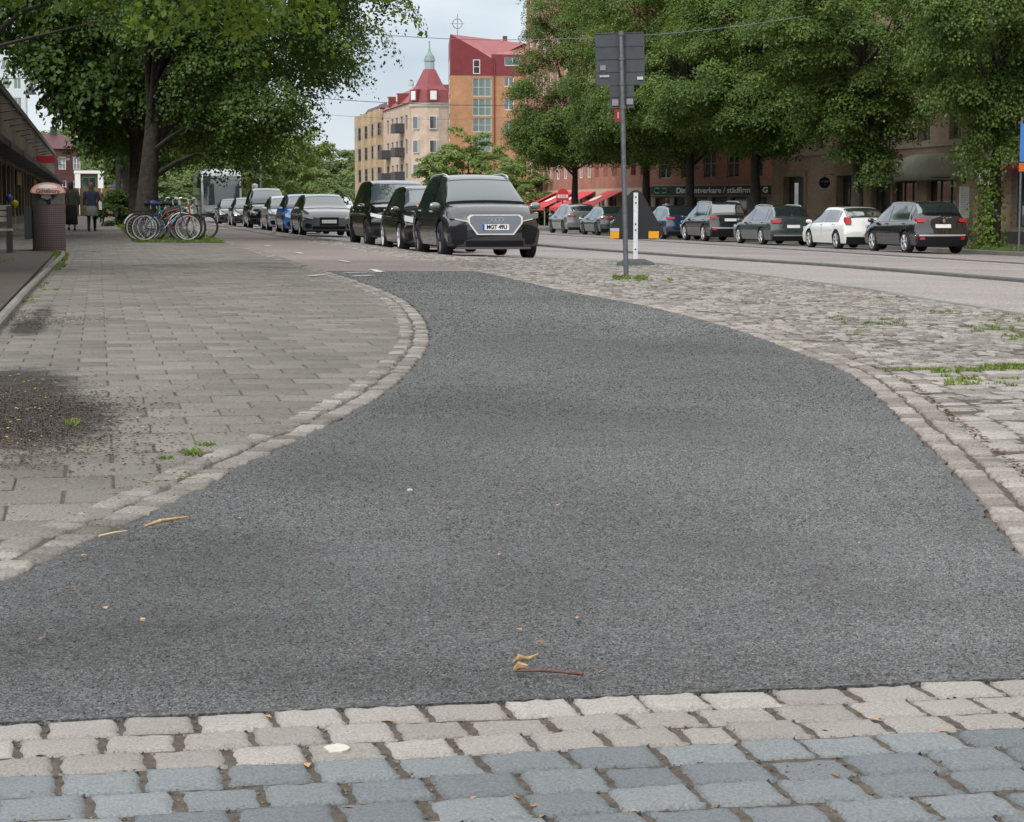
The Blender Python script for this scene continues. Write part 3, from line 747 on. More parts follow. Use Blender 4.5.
# left avenue: the big dark linden over the bicycles and the row behind it
tree_proto('big', 31, 180000, 3.95, 5.4, 5.5, 7.8, 520, .78, .086, .27, LM_left, ox=2.85, taper=.3, bottom=-.96, droop=.75, shell=.55, lump=.12)
tree_proto('lefB', 33, 60000, 4.1, 4.6, 4.5, 7.2, 260, 1.0, .17, .24, LM_left, bottom=-.95, droop=.6)
tree('big', 'linden_tree', 'big dark linden whose trunk stands just behind the parked bicycles', (1.16, 54.2, GP(1)), 0, (1., 1., 1.), 'linden trees along the left pavement')
for i, (x, y, s, rz, lb) in enumerate([(1.1, 61.5, (.85, .9, 1.), 1, 'linden with its dark trunk half hidden behind the trunk over the bicycles'), (1.5, 74, (.8, .9, 1.05), 2.5, 'linden behind the second trunk, its low crown hanging over the left pavement'),
                              (1.7, 88, (.72, .85, 1.2), 4, 'linden above the grass strip halfway to the parked coach'), (1.4, 104, (.66, .85, 1.42), 5.2, 'linden just short of the parked coach, crown over the kerb'),
                              (1.2, 122, (.66, .9, 1.6), .6, 'linden beside the parked coach'), (3.6, 142, 1.15, 2, 'linden behind the parked coach'), (4.6, 165, 1.2, 3.1, 'farthest linden of the left row, beyond the coach')]):
    tree('lefB', 'linden_tree', lb, (x, y, GP(1)), rz, s, 'linden trees along the left pavement')
# near linden, its trunk out of the picture at the left, boughs hanging into the top left
tree_proto('near', 41, 13000, 3.0, 2.8, 2.0, 4.95, 170, .42, .092, .2, LM_near, ox=4.1, bottom=-.9, droop=1.1, shell=.35, flat=.4, lump=.2)
tree('near', 'linden_tree', 'nearest linden, light green boughs hanging into the top left corner', (-3.4, 27.0, GP(-2)), 0, 1.0, 'linden trees along the left pavement')
# paler trees farther down the street
tree_proto('pale', 51, 26000, 4.4, 4.4, 4.1, 4.4, 170, .85, .23, .2, LM_pale, bottom=-.95, droop=.2)
tree('pale', 'broadleaf_tree', 'pale yellow green tree in front of the beige corner building', (31.6, 172, SWZ), 0, (.95, .95, .86))
tree('pale', 'broadleaf_tree', 'pale green tree right of the black cars, below the orange brick house', (34.4, 163, SWZ), 2, (.8, .8, .62))
tree('pale', 'broadleaf_tree', 'low pale tree behind the silver car mirror, left of the red awnings', (33.2, 150, SWZ), 4, (.7, .7, .5))
tree('pale', 'broadleaf_tree', 'yellow green tree beside the thin lamp post at the street end', (17.5, 205, -.6), 1, (1.15, 1.15, 1.25))
tree('pale', 'broadleaf_tree', 'olive green tree between the coach and the thin lamp post', (13.2, 196, -.6), 3, (1., 1., 1.2))
tree_proto('far', 61, 16000, 5.2, 5.2, 6.5, 8.6, 130, 1.5, .5, .3, LM_far, bottom=-.95, droop=.2)
# the distant wood closing the street: reads as one mass
me, tm = TREE['far']
nV = len(me.vertices); co = np.zeros(nV * 3, np.float32); me.vertices.foreach_get('co', co); co = co.reshape(-1, 3)
AV = []; rg = np.random.default_rng(8)
for i in range(64):
    row = i % 4
    x = -70 + (i // 4) * 11.5 + rg.uniform(-3, 3) + row * 2.5; yv = 330 + row * 32 + rg.uniform(-8, 8)
    s = rg.uniform(.62, .9) * (1 + row * .08) * (.75 if row == 0 else 1); a = rg.uniform(0, 6.28)
    X = co[:, 0] * math.cos(a) - co[:, 1] * math.sin(a); Y = co[:, 0] * math.sin(a) + co[:, 1] * math.cos(a)
    sub = np.stack([X * s * 1.15 + x, Y * s + yv, co[:, 2] * s + row * 1.0 - 2.6], 1).reshape(-1, 4, 3)
    sub = sub[rg.random(len(sub)) < .6]
    AV.append(sub.reshape(-1, 3))
AV = np.concatenate(AV)
wood = link('distant_wood', npmesh('distant_wood', AV, np.arange(len(AV)).reshape(-1, 4)), None, LM_far)
tag(wood, 'distant green wood of rounded crowns closing the end of the street', 'wood', kind='stuff')

# ------------------------------------------------------------------ grass, weeds, litter
def tufts(name, spots, m, label, cat='grass', blades=14, h=.09, kind='stuff'):
    V = []; r = random.Random(len(spots) * 3 + 1)
    for (x, y, z, rad, hh, nb) in spots:
        for _ in range(nb):
            a = r.uniform(0, 6.28); d = rad * math.sqrt(r.random()); bx, by = x + math.cos(a) * d, y + math.sin(a) * d
            l = hh * r.uniform(.4, 1.2); tl = r.uniform(.2, 1.0) * l; ta = r.uniform(0, 6.28); w = r.uniform(.002, .004) * (1 + hh * 6)
            wx, wy = -math.sin(ta) * w, math.cos(ta) * w; tx, ty = bx + math.cos(ta) * tl, by + math.sin(ta) * tl
            mx_, my = (bx * 2 + tx) / 3, (by * 2 + ty) / 3
            V += [(bx - wx, by - wy, z), (bx + wx, by + wy, z), (mx_ + wx, my + wy, z + l * .6), (tx, ty, z + l * .85)]
    V = np.array(V); return tag(link(name, npmesh(name, V, np.arange(len(V)).reshape(-1, 4)), None, m), label, cat, kind=kind)
r5 = random.Random(77)
sp = []
def weeds(px, py, n, rx, ry, h=.03, nb=16, rad=.03):
    for _ in range(n):
        u, y = at(px + r5.uniform(-rx, rx), py + r5.uniform(-ry, ry))
        if u < EDGE(y) - .16: sp.append((u, y, GP(u) - .004, rad, h, nb))
for a in [(960, 371, 26, 26, 1.5, .03), (1005, 369, 26, 20, 2, .034), (962, 381, 16, 20, 5, .026), (1000, 380, 10, 24, 5, .02), (870, 322, 26, 32, 3, .02), (855, 330, 12, 20, 4, .016), (995, 328, 14, 26, 4, .025), (1015, 338, 12, 10, 3, .03),
          (900, 369, 14, 28, 1.2, .014), (880, 300, 10, 25, 4, .02), (960, 312, 16, 50, 5, .02), (1005, 322, 12, 18, 3, .022), (820, 315, 8, 20, 3, .018), (760, 300, 8, 20, 4, .02), (700, 288, 14, 50, 5, .02), (630, 279, 34, 16, 2, .05), (650, 281, 14, 22, 2, .03), (600, 279, 10, 20, 3, .02), (930, 318, 10, 40, 10, .014),
          (840, 350, 8, 60, 10, .012), (76, 424, 3, 3, 1.5, .03), (195, 453, 6, 5, 2, .02), (208, 446, 6, 6, 2, .018), (165, 458, 4, 6, 2, .012), (60, 265, 30, 5, 6, .05), (56, 254, 36, 10, 2, .06), (62, 258, 20, 5, 3, .06), (30, 257, 40, 30, 1.5, .04), (8, 263, 20, 8, 2, .06), (5, 318, 8, 6, 3, .03), (45, 285, 12, 10, 8, .03), (25, 305, 12, 10, 10, .03)]:
    weeds(*a)
tufts('weeds', sp, M_grass, 'small green weeds growing in the paving joints and along the bed kerb', 'weeds')
sp = []
for _ in range(2600):
    y = 49.5 + r5.random() ** 1.6 * 70; u = r5.uniform(.9, 2.95); sp.append((u, y, GP(u) + .01, .12, .11 if y > 50.5 else .08, 9))
for _ in range(1400):
    y = r5.uniform(55, 100); u = r5.uniform(27.8, 30); sp.append((u, y, SWZ + .01, .15, .12, 9))
tufts('grass', sp, M_grass, 'grass of the verges under the linden trees', 'grass')
# leaf litter and grit
def litter(name, pts, m, size, label):
    V = []; r = random.Random(5)
    for (x, y, z) in pts:
        a = r.uniform(0, 6.28); s = size * r.uniform(.5, 1.5); q = .35 + .3 * r.random()
        for (dx, dy, dz) in ((-s, 0, .001), (0, -s * q, .003 + s * .1), (s, 0, .001), (0, s * q, .003)):
            V.append((x + dx * math.cos(a) - dy * math.sin(a), y + dx * math.sin(a) + dy * math.cos(a), z + dz))
    V = np.array(V); tag(link(name, npmesh(name, V, np.arange(len(V)).reshape(-1, 4)), None, m), label, 'litter', kind='stuff')
def scatter(n, boxes, off=.004):
    out = []
    for _ in range(n):
        x0, x1, y0, y1 = r5.choice(boxes); t = r5.random(); py = y0 + (y1 - y0) * t; u, y = at(r5.uniform(x0, x1), py); out.append((u, y, GP(u) + off))
    return out
litter('fallen_leaves', scatter(150, [(0, 140, 365, 460), (0, 80, 300, 335), (0, 300, 300, 520), (0, 60, 380, 450), (0, 250, 340, 500)]), leaf_mat('yellow_leaf', (.26, .27, .05), (.36, .36, .12), .1), .011, 'small yellow green leaves scattered on the slabs')
litter('dry_leaves', scatter(46, [(0, 1024, 480, 690), (300, 1000, 350, 600)], .012) + scatter(60, [(0, 1024, 700, 815)], -.004), mat('dry_leaf', (.28, .16, .07), .8, island=.5), .009, 'small brown bits of leaf lying on the asphalt and setts')
litter('grit', scatter(1500, [(0, 1024, 690, 822)], -.006) + scatter(900, [(0, 120, 370, 460), (0, 60, 310, 330), (0, 40, 300, 330)], .003) + scatter(3200, [(0, 120, 380, 455), (0, 80, 390, 450), (0, 110, 312, 328), (0, 60, 440, 470)], .003) + scatter(1800, [(0, 400, 240, 540), (0, 300, 380, 520)], .003), mat('grit_bits', (.12, .09, .065), .9, island=.7), .0035, 'brown grit and soil crumbs lying in the joints of the setts')
def gscat(n, px, py, sx, sy):
    out = []
    for _ in range(n):
        u, y = at(max(-20, r5.gauss(px, sx)), max(300, r5.gauss(py, sy))); out.append((u, y, GP(u) + .003))
    return out
litter('soil_crumbs', gscat(5200, 20, 418, 50, 19) + gscat(900, 85, 408, 45, 8) + gscat(900, 90, 445, 60, 14) + gscat(1300, 25, 320, 28, 5) + gscat(300, 80, 319, 25, 2), mat('soil_bits', (.06, .047, .036), .95, island=.8), .007, 'dark soil crumbs spread over the slabs at the left')
litter('dry_joint_litter', [(p.x + r5.gauss(0, .012), p.y + r5.uniform(-.02, .02), GP(p.x) + .003) for p in offs(RB, -.235) if 3.3 < p.y < 10.5 for _ in range(12)], mat('rust_litter', (.13, .065, .035), .9, island=.5), .008, 'rust brown dead leaf litter in the joint beside the right edging')
def stick(name, label, cat, pts, r, m):
    b = MB(); b.tube([(u, y, GP(u) + z) for (u, y, z) in pts], r, 7); return tag(b.build(name, m, smooth=60), label, cat)
def ap(px, py, z=.014): u, y = at(px, py, off=z - .0); return (u, y, z)
M_twig = mat('twig_bark', (.11, .045, .03), .7, var=.4, vscale=60); M_dry = mat('dry_stalk', (.42, .27, .13), .7, var=.35, vscale=80)
stick('twig', 'thin dark red twig lying on the asphalt near the setts', 'twig', [ap(515, 671), ap(540, 670.5, .02), ap(562, 672), ap(583, 674)], [.0022, .0028, .0026, .0034], M_twig)
tw = stick('dry_sprig', 'curled tan dry sprig lying beside the dark red twig', 'sprig', [ap(514, 662), ap(519, 657, .03), ap(528, 659, .02), ap(538, 654, .028)], [.003, .0055, .004, .0015], M_dry)
b = MB(); b.tube([(p[0], p[1], GP(p[0]) + p[2]) for p in (ap(515, 669), ap(519, 665, .025), ap(527, 666, .02))], [.004, .007, .003], 6); b.build('seed_head', M_dry, tw)
stick('dry_stick', 'light brown stick lying near the curved edging at the left', 'stick', [ap(145, 526), ap(160, 521, .02), ap(187, 517)], [.003, .0055, .0025], M_dry)
stick('pale_straw', 'pale straw lying across the edging left of the brown stick', 'straw', [ap(99, 536), ap(113, 533, .016), ap(127, 531)], [.003, .0035, .002], mat('straw', (.5, .38, .24), .7))
b = MB(); 
def chip(name, label, cat, px, py, s, m, seed, zo=.011, parent=None):
    r = random.Random(seed); u, y = at(px, py); n = 9
    poly = [(u + s * r.uniform(.6, 1) * math.cos(i * 6.283 / n), y + s * r.uniform(.45, .8) * 1.6 * math.sin(i * 6.283 / n)) for i in range(n)]
    bb = MB(); bb.prism(poly, GP(u) + zo, GP(u) + zo + .004); return tag(bb.build(name, m), label, cat)
M_white = mat('chalky_white', (.46, .44, .38), .8, var=.15, vscale=60)
chip('paper_scrap', 'small white scrap lying in the middle of the asphalt', 'scrap', 410, 495, .010, M_white, 3, .014)
chip('bark_flake', 'small tan flake lying left on the asphalt', 'flake', 143, 627, .007, M_dry, 4, .014)
chip('pebble', 'small dark pebble at the right on the asphalt', 'pebble', 851, 453, .012, mat('dark_stone', (.05, .045, .04), .8), 6, .014)
chip('mortar_patch', 'cream coloured splash dried on a pale sett at the front', 'mortar patch', 337, 750, .027, M_white, 9, -.0005)

# ------------------------------------------------------------------ cars
def paint(name, col, rough=.28, metal=.35):
    return mat('paint_' + name, col, rough, metal=0, spec=.12, coat=1.)
def make_wheel(parent, x, y, r, w, side, spokes=5, dark=False, turn=0):
    M = Matrix.Translation((x, y, r)) @ Matrix.Rotation(turn, 4, 'Z')
    b = MB(); s = side
    prof = [(r * .62, -w / 2), (r * .9, -w / 2), (r * .985, -w * .38), (r, -w * .2), (r, w * .2), (r * .985, w * .38), (r * .9, w / 2), (r * .66, w / 2)]
    b.lathe(prof, 28, M, axis='y'); wl = b.build('wheel', M_tyre, parent, smooth=35)
    rim = MB(); o = w / 2 * s
    rim.lathe([(r * .68, o * .98), (r * .63, o * .9), (r * .60, o * .35), (.0, o * .30)], 28, M, axis='y', mi=1)
    rim.lathe([(r * .69, o * .9), (r * .69, o * 1.01), (r * .63, o * 1.01), (r * .62, o * .8)], 28, M, axis='y', mi=0)
    for k in range(spokes):
        a = 2 * math.pi * k / spokes + .2
        for da in (-.1, .1):
            p0 = (math.cos(a + da * .6) * r * .08, math.sin(a + da * .6) * r * .08); p1 = (math.cos(a + da * 1.5) * r * .65, math.sin(a + da * 1.5) * r * .65)
            rim.tube([M @ Vector((p0[0], o * .86, p0[1])), M @ Vector((p1[0], o * .94, p1[1]))], r * .055, 5, mi=0)
    rim.lathe([(r * .14, o * .7), (r * .13, o * .95), (0, o * .97)], 12, M, axis='y', mi=0)
    rim.build('rim', [mat('dark_alloy', (.10, .10, .11), .35, metal=.8) if dark else M_alloy, mat('brake_dark', (.02, .02, .02), .7)], wl, smooth=35)
def make_car(name, label, cat, P, body, group=None):
    """P: L W H, profile of the centre line front to rear as (x, z, halfwidth_top_fraction, belt z)"""
    L, Wd, H, wb, fa = P['L'], P['W'], P['H'], P['wb'], P['fa']      # fa: front axle x
    hw = Wd / 2; gc = P.get('gc', .17); rw = P.get('rw', .34)
    car = thing(name, label, cat, (0, 0, 0), 0, group)
    prof = P['prof']                                                  # list of (x, ztop, wtop, zbelt)
    sub = 5; K = len(prof)
    def cat4(a, b, c, d, t): return .5 * (2 * b + (c - a) * t + (2 * a - 5 * b + 4 * c - d) * t * t + (3 * b - a - 3 * c + d) * t ** 3)
    def st(k):
        k = min(max(k, 0), K - 1); i = min(int(k), K - 2); t = k - i
        q = [prof[max(i - 1, 0)], prof[i], prof[i + 1], prof[min(i + 2, K - 1)]]
        return [cat4(q[0][j], q[1][j], q[2][j], q[3][j], t) * .55 + (q[1][j] * (1 - t) + q[2][j] * t) * .45 for j in range(4)]
    FB, RBm = P.get('fb', .17), P.get('rb', .14)
    def deform(p):
        x, y, z = p
        for sg, B in ((1, FB), (-1, RBm)):
            r = (sg * x - (L / 2 - .85)) / .85
            if r > 0:
                r = r * r * (3 - 2 * min(r, 1))
                yy_ = min(1, abs(y) / hw)
                x -= sg * r * (B * yy_ ** 2.6 + .07 * max(0, (.42 - z) / .25) ** 1.3 + (.05 if sg > 0 else P.get('rlean', .04)) * max(0, z - .62) / .25)
                y *= 1 - .035 * r
        return (x, y, z)
    def ring(k):
        x, zt, wt, zb = st(k); zb = min(zb, zt - .015); fl = P.get('flare', 0)
        dx = min(abs(x - fa), abs(x - (fa - wb))); fl = fl * max(0, 1 - (dx / .52) ** 2)
        pts = [(0, gc), (hw * .80, gc), (hw * .955, gc + .05), (hw * .985 + fl, gc + .2), (hw + fl, .52), (hw * .995 + fl * .6, zb - .22 if zb - .22 > .54 else .56), (hw * .965, zb - .06), (hw * .915, zb)]
        e = hw * wt
        b0 = hw * .905
        for t in (.12, .37, .63, .9): pts.append((b0 + (e - b0) * t ** 1.15, zb + (zt - .035 - zb) * t))
        pts += [(e * .965, zt - .014), (e * .8, zt - .002), (e * .45, zt + .012), (0, zt + .018)]
        return x, pts
    NR = 16
    def surf(k, t, off=0):
        x, pts = ring(k); i = min(int(t), NR - 2); f = t - i
        y = pts[i][0] * (1 - f) + pts[i + 1][0] * f; z = pts[i][1] * (1 - f) + pts[i + 1][1] * f
        if off:
            dy = pts[i + 1][0] - pts[i][0]; dz = pts[i + 1][1] - pts[i][1]; l = math.hypot(dy, dz) or 1
            y += dz / l * off; z += -dy / l * off
            x2, _ = ring(min(k + .02, K - 1)); x1, _ = ring(max(k - .02, 0))
            z1 = ring(min(k + .05, K - 1)); z0 = ring(max(k - .05, 0))
            if t > 10:                     # sloping screens: push along x too
                ddx = z1[0] - z0[0]; ddz = z1[1][-1][1] - z0[1][-1][1]
                l2 = math.hypot(ddx, ddz) or 1; z += (abs(ddx) / l2 - 1) * off; x += (-ddz / l2 * (-1 if ddx < 0 else 1)) * off
        return x, y, z
    V = []; Fs = []; ks = [i / sub for i in range((K - 1) * sub + 1)]
    n2 = (NR - 1) * 2
    for k in ks:
        x, pts = ring(k); full = [(x, y, z) for y, z in pts] + [(x, -y, z) for y, z in pts[-2:0:-1]]
        V += [deform(p) for p in full]
    for i in range(len(ks) - 1):
        for j in range(n2):
            j2 = (j + 1) % n2; Fs.append((i * n2 + j, i * n2 + j2, (i + 1) * n2 + j2, (i + 1) * n2 + j))
    # end caps as strips between mirrored ring points
    for base, flip in ((0, False), ((len(ks) - 1) * n2, True)):
        x, pts = ring(0 if base == 0 else K - 1)
        cols = 7; grid = []
        for j in range(NR):
            row = []
            for c in range(cols):
                t = -1 + 2 * c / (cols - 1)
                if c == 0: row.append(base + j if j in (0, NR - 1) else base + j)
                elif c == cols - 1: row.append(base + (n2 - j) % n2)
                else: V.append(deform((x, pts[j][0] * -t, pts[j][1]))); row.append(len(V) - 1)
            grid.append(row)
        for j in range(NR - 1):
            for c in range(cols - 1):
                f = [grid[j][c], grid[j][c + 1], grid[j + 1][c + 1], grid[j + 1][c]]
                u = []
                for q in f:
                    if q not in u: u.append(q)
                if len(u) >= 3: Fs.append(tuple(u))
    me = bpy.data.meshes.new('body'); me.from_pydata(V, [], Fs); me.update()
    bm = bmesh.new(); bm.from_mesh(me); bmesh.ops.remove_doubles(bm, verts=bm.verts, dist=1e-4); bmesh.ops.dissolve_degenerate(bm, edges=bm.edges, dist=1e-5)
    bmesh.ops.recalc_face_normals(bm, faces=bm.faces); bm.to_mesh(me); bm.free()
    bo = bpy.data.objects.new('body', me); COL.objects.link(bo)
    ra = rw * P.get('arch', 1.13)
    cut = MB()
    for ax in (fa, fa - wb):
        for s in (-1, 1):
            cut.lathe([(0, -hw * s * 1.3), (ra, -hw * s * 1.3), (ra, -hw * s * .58), (0, -hw * s * .58)], 28, Matrix.Translation((ax, 0, rw + .01)), axis='y')
    cm = bpy.data.meshes.new('cut'); cm.from_pydata(cut.v, [], cut.f); bm = bmesh.new(); bm.from_mesh(cm); bmesh.ops.remove_doubles(bm, verts=bm.verts, dist=1e-4); bmesh.ops.recalc_face_normals(bm, faces=bm.faces); bm.to_mesh(cm); bm.free()
    co_ = bpy.data.objects.new('cut', cm); COL.objects.link(co_)
    md = bo.modifiers.new('b', 'BOOLEAN'); md.operation = 'DIFFERENCE'; md.solver = 'EXACT'; md.object = co_; md.use_self = True
    bpy.context.view_layer.update()
    nm = bpy.data.meshes.new_from_object(bo.evaluated_get(bpy.context.evaluated_depsgraph_get()))
    bo.modifiers.clear(); bpy.data.objects.remove(co_)
    bo.data = nm; nm.name = 'body'; nm.materials.clear(); nm.materials.append(body); nm.materials.append(M_black)
    clad = P.get('clad', .30)
    for f in nm.polygons:
        c = f.center; inn = any(math.hypot(c.x - ax, c.z - rw - .01) < ra + .004 for ax in (fa, fa - wb)) and abs(c.y) < hw - .006
        lip = P.get('cladarch', 0) and any(math.hypot(c.x - ax, c.z - rw - .01) < ra + P['cladarch'] for ax in (fa, fa - wb)) and abs(c.y) > hw * .9
        if inn or c.z < clad or lip: f.material_index = 1
    shade(nm, 32)
    bo.parent = car
    def patch(nm_, k0, k1, t0, t1, m, parent, nk=8, ntt=6, off=.006, mirror=False, fn=None, side=1):
        """proud sheet on the body skin; t0,t1 may be functions of k; mirror: spans the centre line"""
        b = MB(); V = []; Fs = []
        T = []
        for i in range(nk + 1):
            k = k0 + (k1 - k0) * i / nk
            a = t0(k) if callable(t0) else t0; c = t1(k) if callable(t1) else t1
            row = [surf(k, a + (c - a) * j / ntt, off) for j in range(ntt + 1)]
            if mirror: row = row + [(x, -y, z) for x, y, z in row[-2::-1]]
            else: row = [(x, y * side, z) for x, y, z in row]
            T.append([deform(p) for p in row])
        w = len(T[0])
        for r in T: V += r
        for i in range(nk):
            for j in range(w - 1): Fs.append((i * w + j, i * w + j + 1, (i + 1) * w + j + 1, (i + 1) * w + j))
        b.add(V, Fs); return b.build(nm_, m, parent, smooth=60)
    kw0, kw1, kr0, kr1 = P['screen'][0], P['screen'][1], P['rear'][0], P['rear'][1]
    wsx = patch('windscreen', kw0, kw1, 11.35, 15, M_wind, car, mirror=True, nk=8, off=.011)
    patch('windscreen_seal', kw0 - .13, kw1 + .12, 11.08, 15, M_black, wsx, mirror=True, nk=8, off=.004)
    patch('rear_window', kr0, kr1, 11.3, 15, M_darkglass, car, mirror=True, nk=8)
    for s in (1, -1):
        for (a, c, wd) in P['side']:
            patch('side_window', a, c, 7.25, 10.9, M_darkglass if wd == 'd' else M_wind, car, nk=6, off=.006, side=s)
    # wheels
    for ax in (fa, fa - wb):
        for s in (1, -1): make_wheel(car, ax, s * (hw - .115), rw, .225, s, P.get('spokes', 5), P.get('darkrim', False))
    # blocks placed on the front or rear skin
    def fblock(nm_, pts, z0, z1, m, parent=car, th=.03, end=1, out=.008, mirror=None):
        """pts: path of (x, y) in undeformed plan; z0,z1 lists or scalars"""
        b = MB(); n = len(pts); Z0 = z0 if isinstance(z0, (list, tuple)) else [z0] * n; Z1 = z1 if isinstance(z1, (list, tuple)) else [z1] * n
        V = []; Fs = []
        for i, (x, y) in enumerate(pts):
            d = Vector((pts[min(i + 1, n - 1)][0] - pts[max(i - 1, 0)][0], pts[min(i + 1, n - 1)][1] - pts[max(i - 1, 0)][1])).normalized()
            nx, ny = d.y, -d.x
            if (nx * x + ny * y) < 0: nx, ny = -nx, -ny
            for (o, z) in ((out, Z0[i]), (out, (Z0[i] + Z1[i]) / 2), (out, Z1[i]), (-th, Z1[i]), (-th, Z0[i])):
                q = deform((min(max(x, -L / 2), L / 2), y, z)); V.append((q[0] + nx * o, q[1] + ny * o, q[2]))
        for i in range(n - 1):
            for j in range(5): Fs.append((i * 5 + j, i * 5 + (j + 1) % 5, (i + 1) * 5 + (j + 1) % 5, (i + 1) * 5 + j))
        Fs += [tuple(range(5)), tuple((n - 1) * 5 + j for j in range(4, -1, -1))]
        if mirror: V = [(x, -y, z) for x, y, z in V]
        b.add(V, Fs); return b.build(nm_, m, parent, smooth=30)
    F = L / 2; Rr = -L / 2
    def arc(y0, y1, n, e): return [(e, y0 + (y1 - y0) * i / n) for i in range(n + 1)]
    hz0, hz1 = P.get('hl', (.62, .74))
    for s in (False, True):
        n_ = 6; path = arc(hw * P.get('hl_in', .60), hw * .97, n_, F) + [(F - .12, hw * .965), (F - .28, hw * .955)]
        nn_ = len(path); c0 = [hz0 + .012 * i for i in range(nn_)]; c1 = [hz1 - .015 + .012 * i for i in range(nn_)]; c1[0] -= .05; c1[-1] -= .02; c0[-1] += .05
        h = fblock('headlight', path, c0, c1, mat('headlamp_dark', (.16, .17, .18), .12, coat=1.) if P.get('darkhl') else M_lens, mirror=s)
        fblock('daytime_lamp', path[:5], [a - .004 for a in c0[:5]], [a + .016 for a in c0[:5]], M_lens, h, out=.014, th=.01, mirror=s)
        if P.get('taillights', True):
            tz0, tz1 = P.get('tl', (.78, .93)); path = arc(hw * P.get('tl_in', .58), hw * .90, n_, Rr) + [(Rr + .10, hw * .915), (Rr + .22, hw * .90)]
            c1 = [tz1] * len(path); c1[-1] -= .03; c0 = [tz0] * len(path); c0[-1] += .03; c0[0] += .03
            fblock('tail_light', path, c0, c1, M_red, mirror=s, out=.012)
        # mirrors
        mk = P.get('mir', kw1 - .35); x, y, z = surf(P['mirk'], 7.6)
        M = Matrix.Translation((x, (y + .15) * (-1 if s else 1), z + .05))
        b = MB(); b.lathe([(0.001, -.105), (.05, -.09), (.075, -.03), (.075, .05), (.05, .1), (.001, .115)], 12, M @ Matrix.Diagonal((1.1, 1, .95, 1)), axis='y'); b.build('mirror', P.get('mirmat', body), car, smooth=50)
        # door handles and door gaps on the side skin
        for xk in P['handles']:
            x, y, z = surf(xk, 6.15); b = MB(); b.box(x - .1, x + .1, y - .01, y + .022, z - .012, z + .014)
            dz = P.get('doorz', .36)
            if s: b.v = [(p[0], -p[1], p[2]) for p in b.v]
            b.build('door_handle', P.get('handlemat', body), car)
        for xk in P['gaps']:
            pts = []; gb = MB()
            for t in (3.0, 4, 5, 6, 7): p = surf(xk, t, .0025); pts.append((p[0], -p[1] if s else p[1], p[2]))
            for a, c in zip(pts, pts[1:]): 
                gb.add([(a[0] - .006, a[1], a[2]), (a[0] + .006, a[1], a[2]), (c[0] + .006, c[1], c[2]), (c[0] - .006, c[1], c[2])], [(0, 1, 2, 3)])
            gb.build('door_seam', M_black, car)
    # grille, intake, number plates
    g = P.get('grille')
    if g: fblock('grille', arc(-hw * g[0], hw * g[0], 10, F), g[1], g[2], P.get('grillemat', M_black), out=.012)
    fblock('lower_intake', arc(-hw * .62, hw * .62, 10, F), .25, .36, M_black, out=.008)
    if P.get('corner', True):
        for s in (False, True): fblock('corner_intake', arc(hw * .66, hw * .9, 4, F), [.30, .29, .28, .29, .33], [.42, .44, .46, .46, .44], M_black, out=.006, mirror=s)
    if P.get('lip'): fblock('bumper_trim', arc(-hw * .8, hw * .8, 12, F), .20, .245, P['lip'], out=.012)
    fp = fblock('number_plate', arc(-.26, .26, 4, F), P.get('pz', .47), P.get('pz', .47) + .115, M_plate, out=.022, th=0)
    fblock('rear_bumper', arc(-hw * .9, hw * .9, 12, Rr), gc + .02, P.get('rbz', .36), M_black, out=.01)
    if P.get('rtrim'): fblock('bumper_trim', arc(-hw * .86, hw * .86, 12, Rr), P['rbz'] + .0, P['rbz'] + .05, P['rtrim'], out=.014)
    fblock('number_plate', arc(-.26, .26, 4, Rr), P.get('rpz', .74), P.get('rpz', .74) + .115, M_plate, out=.02, th=0)
    if P.get('rails'):
        for s in (1, -1):
            pts = [surf(k, 12.2, .035) for k in P['rails']]
            b = MB(); b.tube([surf(P['rails'][0], 12.2, 0)] + pts + [surf(P['rails'][-1], 12.2, 0)], .018, 6); b.v = [(p[0], p[1] * s, p[2]) for p in b.v]; b.build('roof_rail', P.get('railmat', M_alloy), car, smooth=50)
    # underside keeps light from passing under the body
    return car, fblock, surf, deform

# centre-line profiles, rear bumper to front: (x, z top, top half width fraction, belt z)
def pr_suv(L=4.6, H=1.63, nose=.92, cowl=1.04, tail=1.05, rake=.0):
    h = L / 2
    return [(-h, .62, .80, .60), (-h + .03, .80, .82, .74), (-h + .06, tail, .84, .99), (-h + .12 + rake * .3, tail + .12, .80, 1.0), (-h + .36 + rake, H - .13, .71, .99), (-h + .58 + rake, H - .045, .69, .985),
            (-h + 1.25, H - .008, .69, .98), (-.05, H, .69, .97), (.35, H - .03, .685, .965), (.55, H - .09, .685, .962), (.95, H - .30, .74, .958), (1.28, H - .50, .82, .955), (h - .98, cowl, .86, .95), (h - .6, cowl - .035, .86, .92), (h - .22, nose + .02, .82, .85), (h - .05, nose - .09, .80, .76), (h, nose - .2, .80, .66)]
def pr_hatch(L=4.3, H=1.46, nose=.78, cowl=.93, tail=.98, rake=.12):
    h = L / 2
    return [(-h, .60, .80, .58), (-h + .03, .78, .82, .72), (-h + .07, tail, .82, .92), (-h + .16 + rake * .4, tail + .08, .78, .93), (-h + .5 + rake, H - .11, .69, .93), (-h + .74 + rake, H - .04, .67, .92),
            (-h + 1.3, H - .008, .67, .91), (-.05, H, .67, .90), (.25, H - .025, .67, .895), (.42, H - .07, .68, .89), (.82, H - .27, .74, .885), (1.12, H - .42, .82, .88), (h - .92, cowl, .85, .87), (h - .55, cowl - .045, .85, .84), (h - .22, nose + .03, .81, .78), (h - .05, nose - .08, .79, .70), (h, nose - .18, .79, .60)]
SIDE = [(8.3, 11.6, 'd'), (5.7, 8.1, 'd'), (4.3, 5.5, 'd')]
